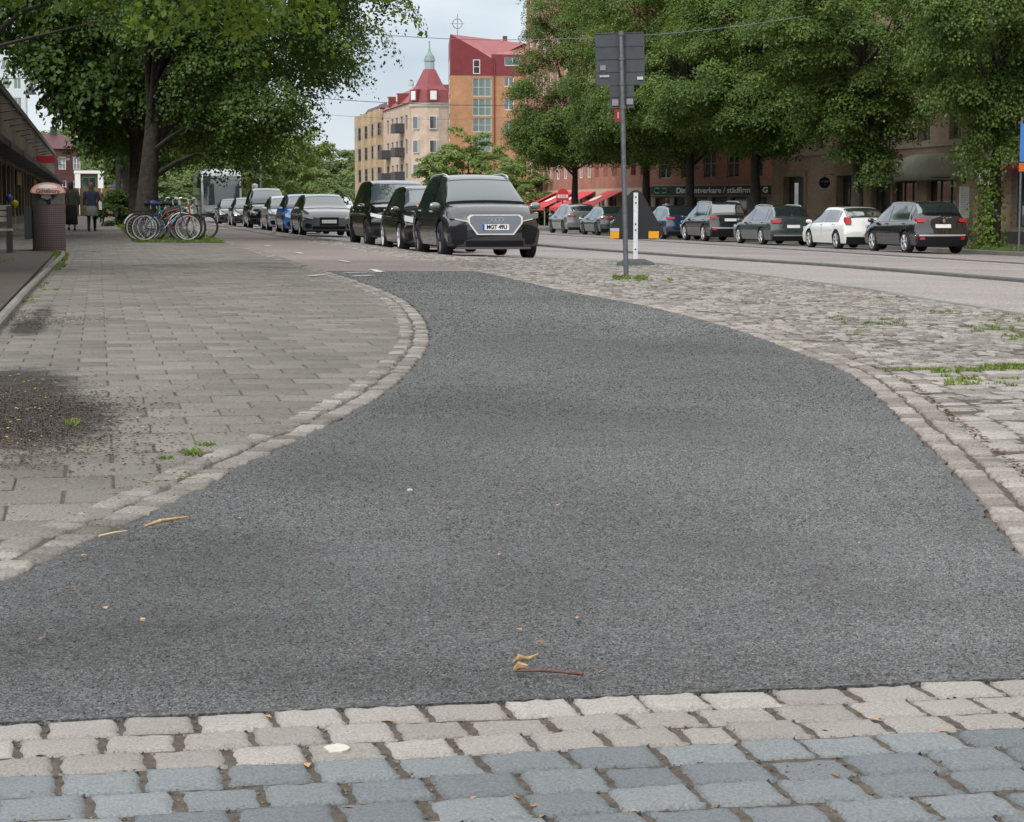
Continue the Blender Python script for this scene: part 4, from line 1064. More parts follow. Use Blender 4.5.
BASE = dict(screen=(9.2, 11.9), rear=(3.0, 4.9), side=[(7.35, 11.1, 'd'), (5.35, 7.2, 'd'), (4.35, 5.2, 'd')], mirk=10.9, handles=(7.5, 5.7), gaps=(11.2, 7.28, 5.15), gc=.19)
def CP(kind, **k):
    d = dict(BASE); L = k.get('L', 4.5); H = k.get('H', 1.5); d['L'] = L; d['H'] = H; d['W'] = 1.84; d['wb'] = 2.7; d['fa'] = L / 2 - .88
    pk = {q: k.pop(q) for q in ('nose', 'cowl', 'tail', 'rake') if q in k}
    d['prof'] = (pr_suv if kind == 'suv' else pr_hatch)(L, H, **pk)
    if kind == 'suv': d.update(rw=.355, clad=.33, hl=(.70, .80), tl=(.90, 1.04), rpz=.80, gc=.21)
    else: d.update(rw=.325, clad=.24, hl=(.58, .70), tl=(.80, .95), rpz=.66, gc=.17)
    d.update(k); return d
def put(car, u, y, facing, z=None):
    """u: centre line; facing -1 towards the camera"""
    car.location = (u, y, GR(u)); car.rotation_euler = (0, math.atan(-.0245) * (1 if False else 0), -math.pi / 2 if facing < 0 else math.pi / 2)

M_darkglass.node_tree.nodes['Principled BSDF'].inputs['IOR'].default_value = 2.1; M_wind.node_tree.nodes['Principled BSDF'].inputs['IOR'].default_value = 1.5; M_wind.node_tree.nodes['Principled BSDF'].inputs['Coat Weight'].default_value = .35; M_wind.node_tree.nodes['Principled BSDF'].inputs['Coat IOR'].default_value = 1.5
M_black.node_tree.nodes['Principled BSDF'].inputs['Specular IOR Level'].default_value = .2
P_dark = paint('dark_grey', (.018, .02, .024)); P_black = paint('black', (.008, .008, .009), .2, .1); P_grey = paint('slate_grey', (.09, .10, .11)); P_silver = paint('silver', (.42, .44, .45), .25, .6); P_mid = paint('mid_grey', (.13, .135, .14))
P_blue = paint('bright_blue', (.015, .12, .42)); P_white = paint('white', (.72, .73, .71), .3, 0); P_navy = paint('navy', (.012, .028, .07)); P_teal = paint('dark_green_grey', (.035, .05, .052)); P_mid = paint('mid_grey', (.13, .135, .14))
gl = 'cars parked along the cobbled strip'; gf = 'cars parked along the far pavement'
UL = 7.37
def front(label, u, yf, P, col, name='parked_car', group=gl, z=None):
    c, fb, sf, df = make_car(name, label, 'car', P, col, group); put(c, u, yf + P['L'] / 2, -1); return c, fb
# nearest: dark grey electric SUV
P1 = CP('suv', L=4.59, H=1.63, W=1.865, wb=2.764, nose=.99, cowl=1.08, tail=1.08, rake=.18, darkhl=True, hl=(.72, .84), hl_in=.58, pz=.50, grille=None, cladarch=.0, flare=.02, rw=.365, mirmat=P_mid, rails=(5.2, 6, 7, 8, 8.9), fb=.20, spokes=5, darkrim=True, lip=mat('bumper_silver', (.20, .20, .215), .4, metal=.6), handlemat=M_alloy)
c1, fb1 = front('dark grey electric SUV with silver framed grille, front car of the left row', UL, 37.35, P1, P_dark)
F = P1['L'] / 2
M_gr = mat('grille_grey', (.27, .29, .33), .35, metal=.5)
# octagonal grille shield with silver frame, horizontal ribs, rings
def oct_face(b, pts, x0, x1, mi=0): 
    b.add([(x0, y, z) for y, z in pts] + [(x1, y, z) for y, z in pts], [tuple(range(len(pts))), tuple(range(len(pts), 2 * len(pts)))[::-1]] + [(i, (i + 1) % len(pts), len(pts) + (i + 1) % len(pts), len(pts) + i) for i in range(len(pts))], mi)
def shield(s): return [(-.50 * s, .80 + (s - 1) * .2), (-.44 * s, .84 + (s - 1) * .3), (.44 * s, .84 + (s - 1) * .3), (.50 * s, .80 + (s - 1) * .2), (.50 * s, .70), (.34 * s, .49 - (s - 1) * .3), (-.34 * s, .49 - (s - 1) * .3), (-.50 * s, .70)]
b = MB(); oct_face(b, shield(1.0), F - .12, F + .012); gr_o = b.build('grille', M_gr, c1)
b = MB()
o_, i_ = shield(1.05), shield(.985); n = 8
b.add([(F + .022, y, z) for y, z in o_] + [(F + .022, y, z) for y, z in i_] + [(F - .1, y, z) for y, z in o_], [(i, (i + 1) % n, n + (i + 1) % n, n + i) for i in range(n)] + [(i, (i + 1) % n, 2 * n + (i + 1) % n, 2 * n + i) for i in range(n)])
b.build('grille_frame', mat('frame_silver', (.8, .81, .82), .3, metal=.3), gr_o)
b = MB()
for k in range(7): 
    z = .52 + k * .042; w = .34 + min(1, (z - .49) / .2) * .14; b.box(F + .012, F + .018, -w, w, z, z + .012)
b.build('rib', M_gr, gr_o)
b = MB()
for k in range(4): b.lathe([(.037, -.003), (.047, -.003), (.047, .003), (.037, .003), (.037, -.003)], 20, Matrix.Translation((F + .022, -.105 + k * .07, .755)) @ Matrix.Rotation(math.pi / 2, 4, 'Z'), axis='y')
b.build('emblem', M_chrome, gr_o)
pl = [k for k in c1.children if k.name.startswith('number_plate')][0]
bpy.data.objects.remove(pl)
b = MB(); b.box(F + .020, F + .032, -.26, .26, .565, .675); pl = b.build('number_plate', M_plate, c1)
b = MB(); b.box(F + .0325, F + .0345, -.26, -.215, .566, .674); b.build('country_band', M_blue, pl)
for o in [pl]: pass
tx = text('lettering', 'MGT 49U', .105, M_black, pl, (F + .034, .022, .62), (math.pi / 2, 0, math.pi / 2), ex=.001, sx=.92, bold=.004)
# dark side panels of the bumper and silver blade above the lower intake
for s in (False, True):
    fb1('corner_intake', [(F, P1['W'] / 2 * q) for q in (.60, .68, .76, .84, .93)], [.42, .38, .36, .38, .44], [.66, .67, .66, .64, .60], M_black, out=.010, mirror=s)
P2 = CP('hatch', L=4.1, H=1.47, W=1.75, wb=2.55, nose=.82, cowl=.96, grille=(.5, .50, .60), tail=.98, fb=.24, darkhl=False, hl=(.62, .76))
c2, _ = front('small black hatchback with curved roof, second of the left row', 7.4, 43.35, P2, P_black)
P3 = CP('suv', L=4.7, H=1.68, W=1.9, wb=2.85, nose=.98, cowl=1.10, tail=1.1, rake=.1, grille=(.45, .58, .78), grillemat=M_black, lip=M_alloy, darkrim=True, mirmat=P_black, rw=.36, handlemat=M_chrome)
c3, _ = front('large black SUV with silver bumper trim, third of the left row', 7.55, 49.6, P3, P_black)
P4 = CP('hatch', L=4.7, H=1.44, W=1.86, wb=2.8, nose=.82, cowl=.95, tail=.95, grille=(.36, .38, .66), darkhl=False, hl=(.60, .72), pz=.46)
c4, _ = front('slate grey saloon with trapezoid grille and white plate in the left row', 7.62, 67.5, P4, P_grey)
P5 = CP('hatch', L=4.2, H=1.48, W=1.76, nose=.84, cowl=.97, grille=(.4, .42, .55))
c5, _ = front('bright blue hatchback in the left row', 7.62, 74.5, P5, P_blue)
P6 = CP('hatch', L=4.3, H=1.45, W=1.78, nose=.80, cowl=.94, grille=(.55, .5, .56), darkhl=True)
c6, _ = front('silver hatchback behind the bright blue car', 7.65, 82, P6, P_silver)
P7 = CP('suv', L=4.8, H=1.85, W=1.9, nose=1.02, cowl=1.15, tail=1.2, grille=(.5, .6, .75))
c7, _ = front('tall black people carrier with pale roof reflections behind the silver hatchback', 7.6, 91, P7, P_black)
P8 = CP('hatch', L=4.4, H=1.48, W=1.8, grille=(.5, .5, .6))
c8, _ = front('dark grey car between the tall black carrier and the next dark car', 7.6, 103, P8, P_dark)
c9, _ = front('dark car parked directly in front of the coach', 7.55, 114.5, CP('hatch', L=4.4, H=1.47, W=1.8, grille=(.5, .5, .6)), P_teal)

# far row, seen from behind: rear axle y from the picture
def rear(label, yra, P, col, name='parked_car', uc=25.5):
    c, fb, sf, df = make_car(name, label, 'car', P, col, gf)
    c.location = (uc, yra - (P['fa'] - P['wb']), GR(uc)); c.rotation_euler = (0, 0, math.pi / 2); return c, fb
Pa = CP('suv', L=4.45, H=1.62, W=1.84, wb=2.675, nose=.98, cowl=1.06, tail=1.10, rake=.12, rw=.35, tl=(.98, 1.09), tl_in=.62, rpz=.80, rbz=.55, rtrim=M_alloy, gc=.22, spokes=5, rear=(3.15, 4.7))
ca, fba = rear('shiny black SUV with silver bumper strip, nearest car of the far row', 58.8, Pa, P_black)
M_light = M_red
Rr = -Pa['L'] / 2
for s in (False, True):
    fba('reflector', [(Rr, .62), (Rr, .70), (Rr, .76)], .44, .52, M_red, out=.016, mirror=s)
b = MB(); b.lathe([(.001, -.004), (.055, -.004), (.055, .004), (.001, .004)], 16, Matrix.Translation((Rr - .02, 0, 1.02)) @ Matrix.Rotation(math.pi / 2, 4, 'Z') @ Matrix.Diagonal((.8, 1, 1.2, 1)), axis='y'); b.build('emblem', M_chrome, ca)
Pb = CP('hatch', L=4.37, H=1.445, W=1.80, wb=2.65, nose=.80, cowl=.95, tail=1.0, rake=.22, rw=.325, tl=(.86, 1.10), tl_in=.72, rpz=.52, rbz=.44, rear=(2.9, 4.8))
cb, fbb = rear('white hatchback with tall red tail lights between the black SUV and the estate', 64.8, Pb, P_white)
Pc = CP('hatch', L=4.77, H=1.50, W=1.82, wb=2.71, nose=.82, cowl=.96, tail=1.02, rake=.02, rw=.33, tl=(.84, .97), tl_in=.55, rpz=.66, rbz=.36, rtrim=M_chrome, rails=(5.2, 6, 7, 8, 8.8))
cc_, fbc = rear('dark slate estate car with silver roof rails in the far row', 72.7, Pc, P_teal)
Pd = CP('suv', L=4.52, H=1.66, W=1.84, wb=2.69, nose=.98, cowl=1.08, tail=1.08, rake=.14, tl=(.96, 1.06), tl_in=.66, rpz=.86, rbz=.56, rtrim=M_alloy, rails=(5.2, 6, 7, 8, 8.8))
cd_, fbd = rear('dark grey SUV with roof rails in the far row, before the navy hatchback', 80.1, Pd, P_dark)
for s in (False, True): fbd('reflector', [(-Pd['L'] / 2, .60), (-Pd['L'] / 2, .72), (-Pd['L'] / 2, .80)], .50, .58, M_red, out=.016, mirror=s)
Pe = CP('hatch', L=4.36, H=1.50, W=1.82, wb=2.65, tail=1.02, rake=.2, tl=(.90, 1.0), tl_in=.55, rpz=.56)
ce, _ = rear('navy blue hatchback right of the triangular sign back', 86.5, Pe, P_navy)
cf, _ = rear('black car mostly hidden behind the triangular sign back', 92.4, CP('hatch', L=4.3, H=1.46, W=1.8, wb=2.6), P_black)
cg, _ = rear('dark green grey hatchback left of the triangular sign back', 98.4, CP('hatch', L=4.5, H=1.47, W=1.85, wb=2.8, tail=1.02, rake=.2, tl=(.86, .93), tl_in=.3, rpz=.6, darkrim=True), P_teal)
ch_, _ = rear('mid grey SUV under the red awnings, farthest of the far row', 105.7, CP('suv', L=4.75, H=1.62, W=1.9, wb=2.9, rake=.3, tail=1.1, tl=(.94, 1.02), tl_in=.5, darkrim=True), P_mid)

# coach at the end of the left row
coach = thing('coach', 'pale grey touring coach with tall dark windscreen at the end of the left row', 'coach', (7.75, 129.5, GR(7.7)), 0)
b = MB(); 
prof = [(0, .35), (-.12, .5), (-.15, 1.1), (-.10, 1.5), (.12, 2.75), (.35, 3.2), (.8, 3.42), (2.0, 3.5), (11.6, 3.5), (11.9, 3.2), (12, .4)]
hwc = 1.27; V = []; Fs = []
for (yv, z) in prof:
    for t in (-1, -.96, -.85, -.4, 0, .4, .85, .96, 1):
        k = 1 - abs(t) ** 6; rz = .16 * (abs(t) ** 5) if z > 3 else 0
        V.append((t * hwc, yv + (.22 * abs(t) ** 4 if yv < 1 else 0), z - rz))
m_ = 9
for i in range(len(prof) - 1):
    for j in range(m_ - 1): Fs.append((i * m_ + j, i * m_ + j + 1, (i + 1) * m_ + j + 1, (i + 1) * m_ + j))
for s in (0, m_ - 1): Fs.append(tuple(i * m_ + s for i in range(len(prof)))[::1 if s else -1])
b.add(V, Fs); b.build('body', paint('coach_grey', (.5, .52, .52), .35, .1), coach, smooth=35)
b = MB(); V = []; Fs = []
def fy(z): 
    for a, c in zip(prof, prof[1:]):
        if a[1] <= z <= c[1]: return a[0] + (c[0] - a[0]) * (z - a[1]) / (c[1] - a[1])
    return 0
for z in (1.15, 1.5, 1.9, 2.3, 2.7, 3.0):
    for t in (-.9, -.6, -.3, 0, .3, .6, .9): V.append((t * hwc, fy(z) + .22 * abs(t) ** 4 - .02, z))
for i in range(5):
    for j in range(6): Fs.append((i * 7 + j, i * 7 + j + 1, (i + 1) * 7 + j + 1, (i + 1) * 7 + j))
b.add(V, Fs); b.build('windscreen', M_wind, coach, smooth=60)
for s in (-1, 1):
    b = MB(); b.box(s * hwc - .012, s * hwc + .012, .9, 11.4, 1.45, 2.75); b.build('side_window', M_darkglass, coach)
    b = MB(); b.box(s * .85 - .2, s * .85 + .2, -.10, -.17, .72, .92); b.build('headlight', M_lens, coach)
    b = MB(); b.tube([(s * 1.1, .2, 3.1), (s * 1.42, -.25, 3.05), (s * 1.45, -.3, 2.7)], .03, 6); b.box(s * 1.45 - .09, s * 1.45 + .09, -.36, -.24, 2.2, 2.75); b.build('mirror', M_black, coach)
    for yv in (2.7, 8.8): make_wheel(coach, 0, 0, .5, .3, 1); 
for w in [k for k in coach.children if k.name.startswith('wheel')]: w.matrix_world = Matrix.Identity(4)
ws = [k for k in coach.children if k.name.startswith('wheel')]
for w, (sx, yv) in zip(ws, [(-1, 2.7), (-1, 8.8), (1, 2.7), (1, 8.8)]): w.rotation_euler = (0, 0, math.pi / 2 * (1 if sx < 0 else -1)); w.location = (sx * 1.1, yv, 0)
b = MB(); b.box(-1.0, 1.0, -.17, -.12, .38, .62); b.build('bumper', M_black, coach)
b = MB(); b.box(-.26, .26, -.19, -.171, .45, .56); b.build('number_plate', M_plate, coach)

# ------------------------------------------------------------------ buildings
def wall_open(b, x0, x1, z0, z1, ops, th=.3, y=0., mi=0):
    xs = sorted({x0, x1, *[o[0] for o in ops], *[o[1] for o in ops]}); zs = sorted({z0, z1, *[o[2] for o in ops], *[o[3] for o in ops]})
    xs = [x for x in xs if x0 <= x <= x1]; zs = [z for z in zs if z0 <= z <= z1]
    for i in range(len(xs) - 1):
        for j in range(len(zs) - 1):
            cx, cz = (xs[i] + xs[i + 1]) / 2, (zs[j] + zs[j + 1]) / 2
            if any(o[0] < cx < o[1] and o[2] < cz < o[3] for o in ops): continue
            b.add([(xs[i], y, zs[j]), (xs[i + 1], y, zs[j]), (xs[i + 1], y, zs[j + 1]), (xs[i], y, zs[j + 1])], [(0, 1, 2, 3)], mi)
    for o in ops:
        a, c, d, e = o[:4]
        b.add([(a, y, d), (c, y, d), (c, y, e), (a, y, e), (a, y + th, d), (c, y + th, d), (c, y + th, e), (a, y + th, e)], [(0, 1, 5, 4), (1, 2, 6, 5), (2, 3, 7, 6), (3, 0, 4, 7)], mi)
WIN = {}
def window(parent, x0, x1, z0, z1, fm, gm=None, y=.14, mull=(1, 2), name='window', sill=None):
    w, h = x1 - x0, z1 - z0; key = (round(w, 2), round(h, 2), fm.name, (gm or M_darkglass).name, mull)
    if key not in WIN:
        b = MB(); f = .07
        b.box(0, w, 0, .06, 0, f); b.box(0, w, 0, .06, h - f, h); b.box(0, f, .002, .058, f, h - f); b.box(w - f, w, .002, .058, f, h - f)
        for k in range(1, mull[0] + 1): x = w * k / (mull[0] + 1); b.box(x - .03, x + .03, .004, .056, f, h - f)
        for k in range(1, mull[1]): z = h * k / mull[1]; b.box(f, w - f, .006, .054, z - .025, z + .025)
        o = b.build(name, fm); p = MB(); p.box(.01, w - .01, .04, .05, .01, h - .01); q = p.build('pane', gm or M_darkglass)
        WIN[key] = (o.data, q.data); bpy.data.objects.remove(o); bpy.data.objects.remove(q)
    a = link(name, WIN[key][0], parent); a.location = (x0, y, z0); link('pane', WIN[key][1], a)
    return a
def body_box(b, w, depth, z0, h, mi=0, y0=.3):
    b.add([(0, y0, z0), (w, y0, z0), (w, depth, z0), (0, depth, z0), (0, y0, h), (w, y0, h), (w, depth, h), (0, depth, h)], [(0, 1, 5, 4), (2, 3, 7, 6), (4, 5, 6, 7)], mi)
    b.add([(0, 0, z0), (0, depth, z0), (0, depth, h), (0, 0, h)], [(0, 1, 2, 3)], mi); b.add([(w, 0, z0), (w, depth, z0), (w, depth, h), (w, 0, h)], [(0, 1, 2, 3)], mi)
    b.add([(0, 0, h), (w, 0, h), (w, depth, h), (0, depth, h)], [(0, 1, 2, 3)], mi)
M_brown = brick_mat('brown_brick', (.45, .32, .23), (.37, .255, .18), (.34, .285, .23))
M_redb = brick_mat('red_brick', (.42, .18, .125), (.34, .145, .10), (.28, .22, .19))
M_orb = brick_mat('orange_brick', (.47, .235, .12), (.42, .20, .10), (.40, .28, .2), bump=.15)
M_yelb = brick_mat('beige_brick', (.55, .42, .325), (.50, .38, .29), (.47, .40, .34), bump=.15)
M_ochre = brick_mat('ochre_brick', (.48, .35, .22), (.43, .31, .19), (.4, .33, .25), bump=.15)
M_stone = mat('sandstone', (.34, .29, .22), .9, var=.15, vscale=3)
M_wframe = mat('white_frame', (.7, .7, .67), .6); M_dframe = mat('dark_frame', (.035, .033, .03), .5); M_greyf = mat('grey_frame', (.28, .29, .28), .5)
M_redmetal = mat('red_metal_roof', (.20, .032, .038), .5, var=.12, vscale=1.5); M_redmetal_lit = mat('sunlit_red_roof', (.30, .085, .085), .5, var=.1, vscale=1.5); M_maroon = mat('maroon_roof', (.075, .022, .03), .6, var=.15, vscale=1)  # roof slopes: same red metal, light falling on them put into a paler colour
M_void = mat('dark_interior', (.012, .011, .010), .8)
def ya(px, u=33.5):
    return u / math.tan(math.atan((px - 512) / FPX) + YAW)
# brown brick building, facade along the far pavement
A0 = 97.4; FU = 33.5
def lx(px): return A0 - ya(px, FU)
t = thing('brick_building', 'brown brick building with shop doorways and the green awning behind the far row', 'building', (FU, A0, SWZ), -math.pi / 2)
W_ = 112; HB = 18.5
ops = []
doors = [(lx(783), lx(803), 0, 2.85), (lx(836), lx(851), 0, 2.8), (lx(869), lx(888), 0, 2.5), (lx(890), lx(914), .5, 2.5), (lx(924), lx(954), .3, 2.5), (lx(974), lx(994), 0, 3.15), (lx(1008), lx(1040), .55, 2.75), (lx(1052), lx(1070), 0, 2.7)]
ups = []
x = 1.6
while x < W_ - 2:
    for fl in range(4): ups.append((x, x + 1.15, 4.05 + fl * 3.4, 5.95 + fl * 3.4))
    x += 3.05
# line one window column up with the one seen above the awning
xs0 = lx(945); shift = min((u_[0] - xs0 for u_ in ups), key=abs)
ups = [(a - shift, c - shift, d, e) for a, c, d, e in ups]
ops = doors + ups
b = MB(); wall_open(b, 0, W_, 0, HB, ops, .35); body_box(b, W_, 12, 0, HB, y0=.36); b.build('wall', M_brown, t)
b = MB(); b.box(0, W_, -.06, -.002, .0, .42); 
base = []
xx = 0
bb = MB()
for d in sorted(doors, key=lambda d: d[0]):
    if d[2] == 0: 
        if d[0] - xx > .1: bb.box(xx, d[0], -.05, -.003, 0, .45); bb.build('plinth', mat('plinth_stone', (.09, .08, .07), .9, var=.2, vscale=2), t); bb = MB()
        xx = d[1]
bb.box(xx, W_, -.05, -.003, 0, .45); bb.build('plinth', mat('plinth_stone', (.09, .08, .07), .9, var=.2, vscale=2), t)
bb = MB(); bb.box(0, W_, -.10, -.003, 3.82, 3.98); bb.build('string_course', M_stone, t)
bb = MB(); bb.box(0, W_, -.35, .5, HB + .002, HB + .35); bb.build('cornice', M_stone, t)
for i, d in enumerate(doors):
    if i in (0, 1, 2, 5, 7):
        q = MB(); q.box(d[0] + .02, d[1] - .02, .25, .31, .02, d[3] - .02); dr = q.build('door', mat('dark_door', (.03, .024, .02), .45) if i != 5 else mat('brown_door', (.09, .04, .025), .5), t)
        q = MB(); q.box(d[0] + .25, d[0] + (d[1] - d[0]) * .5 - .05, .22, .249, 1.0, d[3] - .3); q.build('pane', M_darkglass, dr)
        q = MB(); q.box(d[1] - .3, d[1] - .26, .18, .249, .95, 1.25); q.build('handle', M_chrome, dr)
        if i in (0, 1):
            q = MB(); q.box(d[0] - .32, d[0] - .002, -.08, .1, 0, d[3] + .25); q.box(d[1] + .002, d[1] + .32, -.08, .1, 0, d[3] + .25); q.box(d[0] - .002, d[1] + .002, -.08, .1, d[3] + .002, d[3] + .25); q.build('door_surround', mat('ochre_stone', (.33, .26, .16), .85, var=.15, vscale=3), t)
    else:
        window(t, d[0], d[1], d[2], d[3], M_dframe if i != 6 else M_greyf, y=.2, mull=(2, 1), name='shop_window')
for d in ups: 
    window(t, d[0], d[1], d[2], d[3], M_greyf, y=.16, mull=(1, 2))
    q = MB(); q.box(d[0] - .1, d[1] + .1, -.09, .05, d[2] - .12, d[2] - .002); q.build('sill', M_stone, t)
# green domed awning, red awning at the edge
def awning(name, label, xa, xb, zt, zb, proj, m, parent_t, dome=True, group=None):
    L_ = xb - xa; o = thing(name, label, 'awning', (0, 0, 0), 0, group)
    V = []; Fs = []; nx, na = 28, 9
    for i in range(nx + 1):
        x = xa + L_ * i / nx; e = min(x - xa, xb - x) / 1.0
        k = math.sqrt(max(0, 1 - (1 - min(1, e)) ** 2)) if dome else 1
        k = max(k, .05)
        for j in range(na + 1):
            a = j / na * math.pi / 2
            if dome: V.append((x, -proj * k * math.sin(a) - .02, zb + .28 + (zt - zb - .28) * math.cos(a) * (.35 + .65 * k)))
            else: V.append((x, -proj * j / na - .02, zt - (zt - zb - .2) * j / na))
        V.append((x, -proj * k - .02 if dome else -proj - .02, zb + .02 * abs(math.sin(i * 1.6))))
    n = na + 2
    for i in range(nx):
        for j in range(n - 1): Fs.append((i * n + j, i * n + j + 1, (i + 1) * n + j + 1, (i + 1) * n + j))
    c = MB().add(V, Fs).build('canopy', m, o, smooth=35)
    md = c.modifiers.new('s', 'SOLIDIFY'); md.thickness = .02
    f = MB(); f.tube([(xa + .08, -.03, zb + .1), (xa + .1, -proj * .9, zb + .12), (xb - .1, -proj * .9, zb + .12), (xb - .08, -.03, zb + .1)], .02, 6); f.build('frame', M_dframe, o)
    o.location = parent_t.location; o.rotation_euler = parent_t.rotation_euler; return o
M_sage = mat('sage_canvas', (.26, .255, .20), .9, var=.12, vscale=2, bump=.3, bscale=60)
awning('awning', 'domed grey green shop awning above the black SUV', lx(908), lx(957), 3.55, 2.42, 1.1, M_sage, t, group='grey green shop awnings')
awning('awning', 'grey green shop awning half hidden by linden leaves, left of the domed one', lx(868), lx(907), 3.45, 2.4, 1.0, M_sage, t, group='grey green shop awnings')
awning('awning', 'dark red awning edge over the window at the right picture edge', lx(1003), lx(1045), 2.95, 2.66, .7, mat('dark_red_canvas', (.28, .03, .045), .8), t, dome=False)
def hang_sign(name, label, u, y, z, rx, rz_, m, txt=None, tm=None, size=.1, thick=.05, rot=0., arm=True):
    o = thing(name, label, 'sign', (u, y, z), rot)
    b = MB(); b.lathe([(.001, -thick / 2), (1, -thick / 2), (1, thick / 2), (.001, thick / 2)], 32, Matrix.Diagonal((rx, 1, rz_, 1)), axis='y'); b.build('board', m, o, smooth=40)
    b = MB(); b.lathe([(1., -thick * .6), (1.05, -thick * .6), (1.05, thick * .6), (1., thick * .6), (1., -thick * .6)], 32, Matrix.Diagonal((rx, 1, rz_, 1)), axis='y'); b.build('rim', M_dframe, o)
    if arm: b = MB(); b.tube([(0, 0, rz_), (0, 0, rz_ + .12), (FU - u, 0, rz_ + .12)], .015, 6); b.build('bracket', M_dframe, o)
    if txt:
        for i, (s_, dz) in enumerate(txt): text('lettering', s_, size, tm, o, (0, -thick / 2 - .004, dz), ex=.002)
    return o
M_cream = mat('cream_sign', (.8, .8, .77), .5); M_blk = mat('black_sign', (.02, .022, .022), .45)
hang_sign('hanging_sign', 'small round black hanging sign with white lettering beside the doorway', 32.95, 88.3, 1.97, .25, .25, M_blk, [('STUDIO', .05), ('o', -.08)], M_cream, .10)
hang_sign('hanging_sign', 'white oval hanging sign beside the rightmost linden trunk', 32.6, 70.3, 1.95, .31, .29, M_cream, [('Salong', 0.02)], M_blk, .17)
o = thing('menu_board', 'tall white menu board on the brick pier right of the domed awning', 'menu board', (32.95, ya(960.5, 32.9), .42), .25)
b = MB(); b.box(-.22, .22, -.03, .03, 0, 1.22); b.build('board', mat('board_white', (.6, .61, .58), .4), o)
b = MB(); [b.box(-.16, .16 - .06 * ((k * 7) % 3), -.034, -.031, .15 + k * .09, .165 + k * .09) for k in range(10)]; b.build('lettering', mat('grey_print', (.3, .3, .3), .8), o)
b = MB(); b.tube([(0, .03, .6), (.5, .3, .6)], .012, 6); b.tube([(0, .03, 1.0), (.5, .3, 1.0)], .012, 6); b.build('bracket', M_dframe, o)
o = thing('wall_lantern', 'small black lantern above the white menu board', 'lantern', (33.2, ya(961, 33.2), 1.75), 0)
b = MB(); b.lathe([(.001, 0), (.06, .02), (.09, .22), (.10, .24), (.02, .33), (.001, .34)], 8); b.build('housing', M_dframe, o)
b = MB(); b.tube([(0, 0, .3), (0, 0, .38), (.32, 0, .38)], .012, 6); b.build('bracket', M_dframe, o)

# building with the black shop sign, set at an angle
B1 = Vector((30.4, 108.9)); A1 = Vector((35.2, 101.7)); dv = A1 - B1; ang = math.atan2(dv.y, dv.x); WL = dv.length
t = thing('sign_building', 'red brick building with the long black shop sign above its ground floor', 'building', (B1.x, B1.y, SWZ), ang)
sops = [(.3 + k * 1.35, 1.35 + k * 1.35, .35, 1.9) for k in range(6)]
uops = [(.55 + k * 1.6, 1.4 + k * 1.6, 2.95 + f * 3.1, 4.5 + f * 3.1) for k in range(5) for f in range(4)]
b = MB(); wall_open(b, 0, WL, 2.0, 16, uops, .3); body_box(b, WL, 6, 0, 16, y0=.31); b.build('wall', M_redb, t)
b = MB(); wall_open(b, 0, WL, 0, 1.998, sops, .3, y=-.01); b.build('shopfront', mat('taupe_render', (.24, .21, .18), .85, var=.1, vscale=2), t)
for s in sops: window(t, *s, M_dframe, y=.12, mull=(0, 1), name='shop_window')
for s in uops: window(t, *s, M_greyf, y=.12)
b = MB(); b.box(0, WL, -.14, -.012, 1.98, 2.02); b.box(0, WL, -.05, -.012, 2.52, 2.60); b.build('ledge', M_stone, t)
sg = thing('shop_sign', 'long black shop sign reading Din hantverkare, white letters and green bracket mark', 'shop sign', (B1.x, B1.y, SWZ), ang)
b = MB(); b.box(.0, WL, -.16, -.06, 2.03, 2.49); b.build('board', M_blk, sg)
def sxp(px):      # local x on the angled wall seen at image column px
    tn = math.tan(math.atan((px - 512) / FPX) + YAW); d = dv.normalized(); return (tn * B1.y - B1.x) / (d.x - tn * d.y)
xa, xb = sxp(677), sxp(768)
tx = text('lettering', 'Din hantverkare / städfirman i G', .42, M_cream, sg, (xa, -.168, 2.26), ex=.006, align='LEFT', bold=.010)
w0 = max(v.co.x for v in tx.data.vertices)
for v in tx.data.vertices: v.co.x *= (xb - xa) / w0
M_teal = mat('teal_mark', (.02, .42, .30), .5)
xm = (sxp(656) + sxp(668)) / 2; wm = (sxp(668) - sxp(656)) / 2
for s in (-1, 1):
    b = MB(); b.tube([(xm + s * wm * .25, -.175, 2.40), (xm + s * wm * .75, -.175, 2.40), (xm + s * wm, -.175, 2.34), (xm + s * wm, -.175, 2.20), (xm + s * wm * .75, -.175, 2.14), (xm + s * wm * .25, -.175, 2.14)], .03, 6); b.build('green_bracket', M_teal, sg)

# red brick building with cafe awnings, up to the left end of the tree row
A2 = 157.0
t = thing('corner_brick_building', 'tall red brick building with white window surrounds rising behind the lindens', 'building', (33.5, A2, SWZ), -math.pi / 2)
WR = 42; HR = 22.5
gops = [(.8 + k * 3.2, 3.0 + k * 3.2, .4, 2.1) for k in range(12)]
uops = [(.9 + k * 2.4, 2.1 + k * 2.4, 3.4 + f * 3.2, 5.2 + f * 3.2) for k in range(17) for f in range(6)]
b = MB(); wall_open(b, 0, WR, 2.6, HR, uops, .3); body_box(b, WR, 11, 0, HR, y0=.31); b.build('wall', M_redb, t)
b = MB(); wall_open(b, 0, WR, 0, 2.598, gops, .3, y=-.02); b.build('shopfront', mat('cream_render', (.46, .38, .28), .85, var=.1, vscale=2), t)
for s in gops: window(t, *s, M_dframe, y=.12, mull=(1, 1), name='shop_window')
for i, s in enumerate(uops):
    if s[0] < 22: window(t, *s, M_wframe, y=.1)
q = MB(); q.box(-.2, WR, -.4, .6, HR + .002, HR + .5); q.box(0, WR, -.08, -.004, HR - 2.4, HR - 2.1); q.build('cornice', mat('pale_stone', (.5, .45, .38), .8), t)
M_cafe = mat('cafe_red', (.52, .035, .045), .7, var=.1, vscale=3)
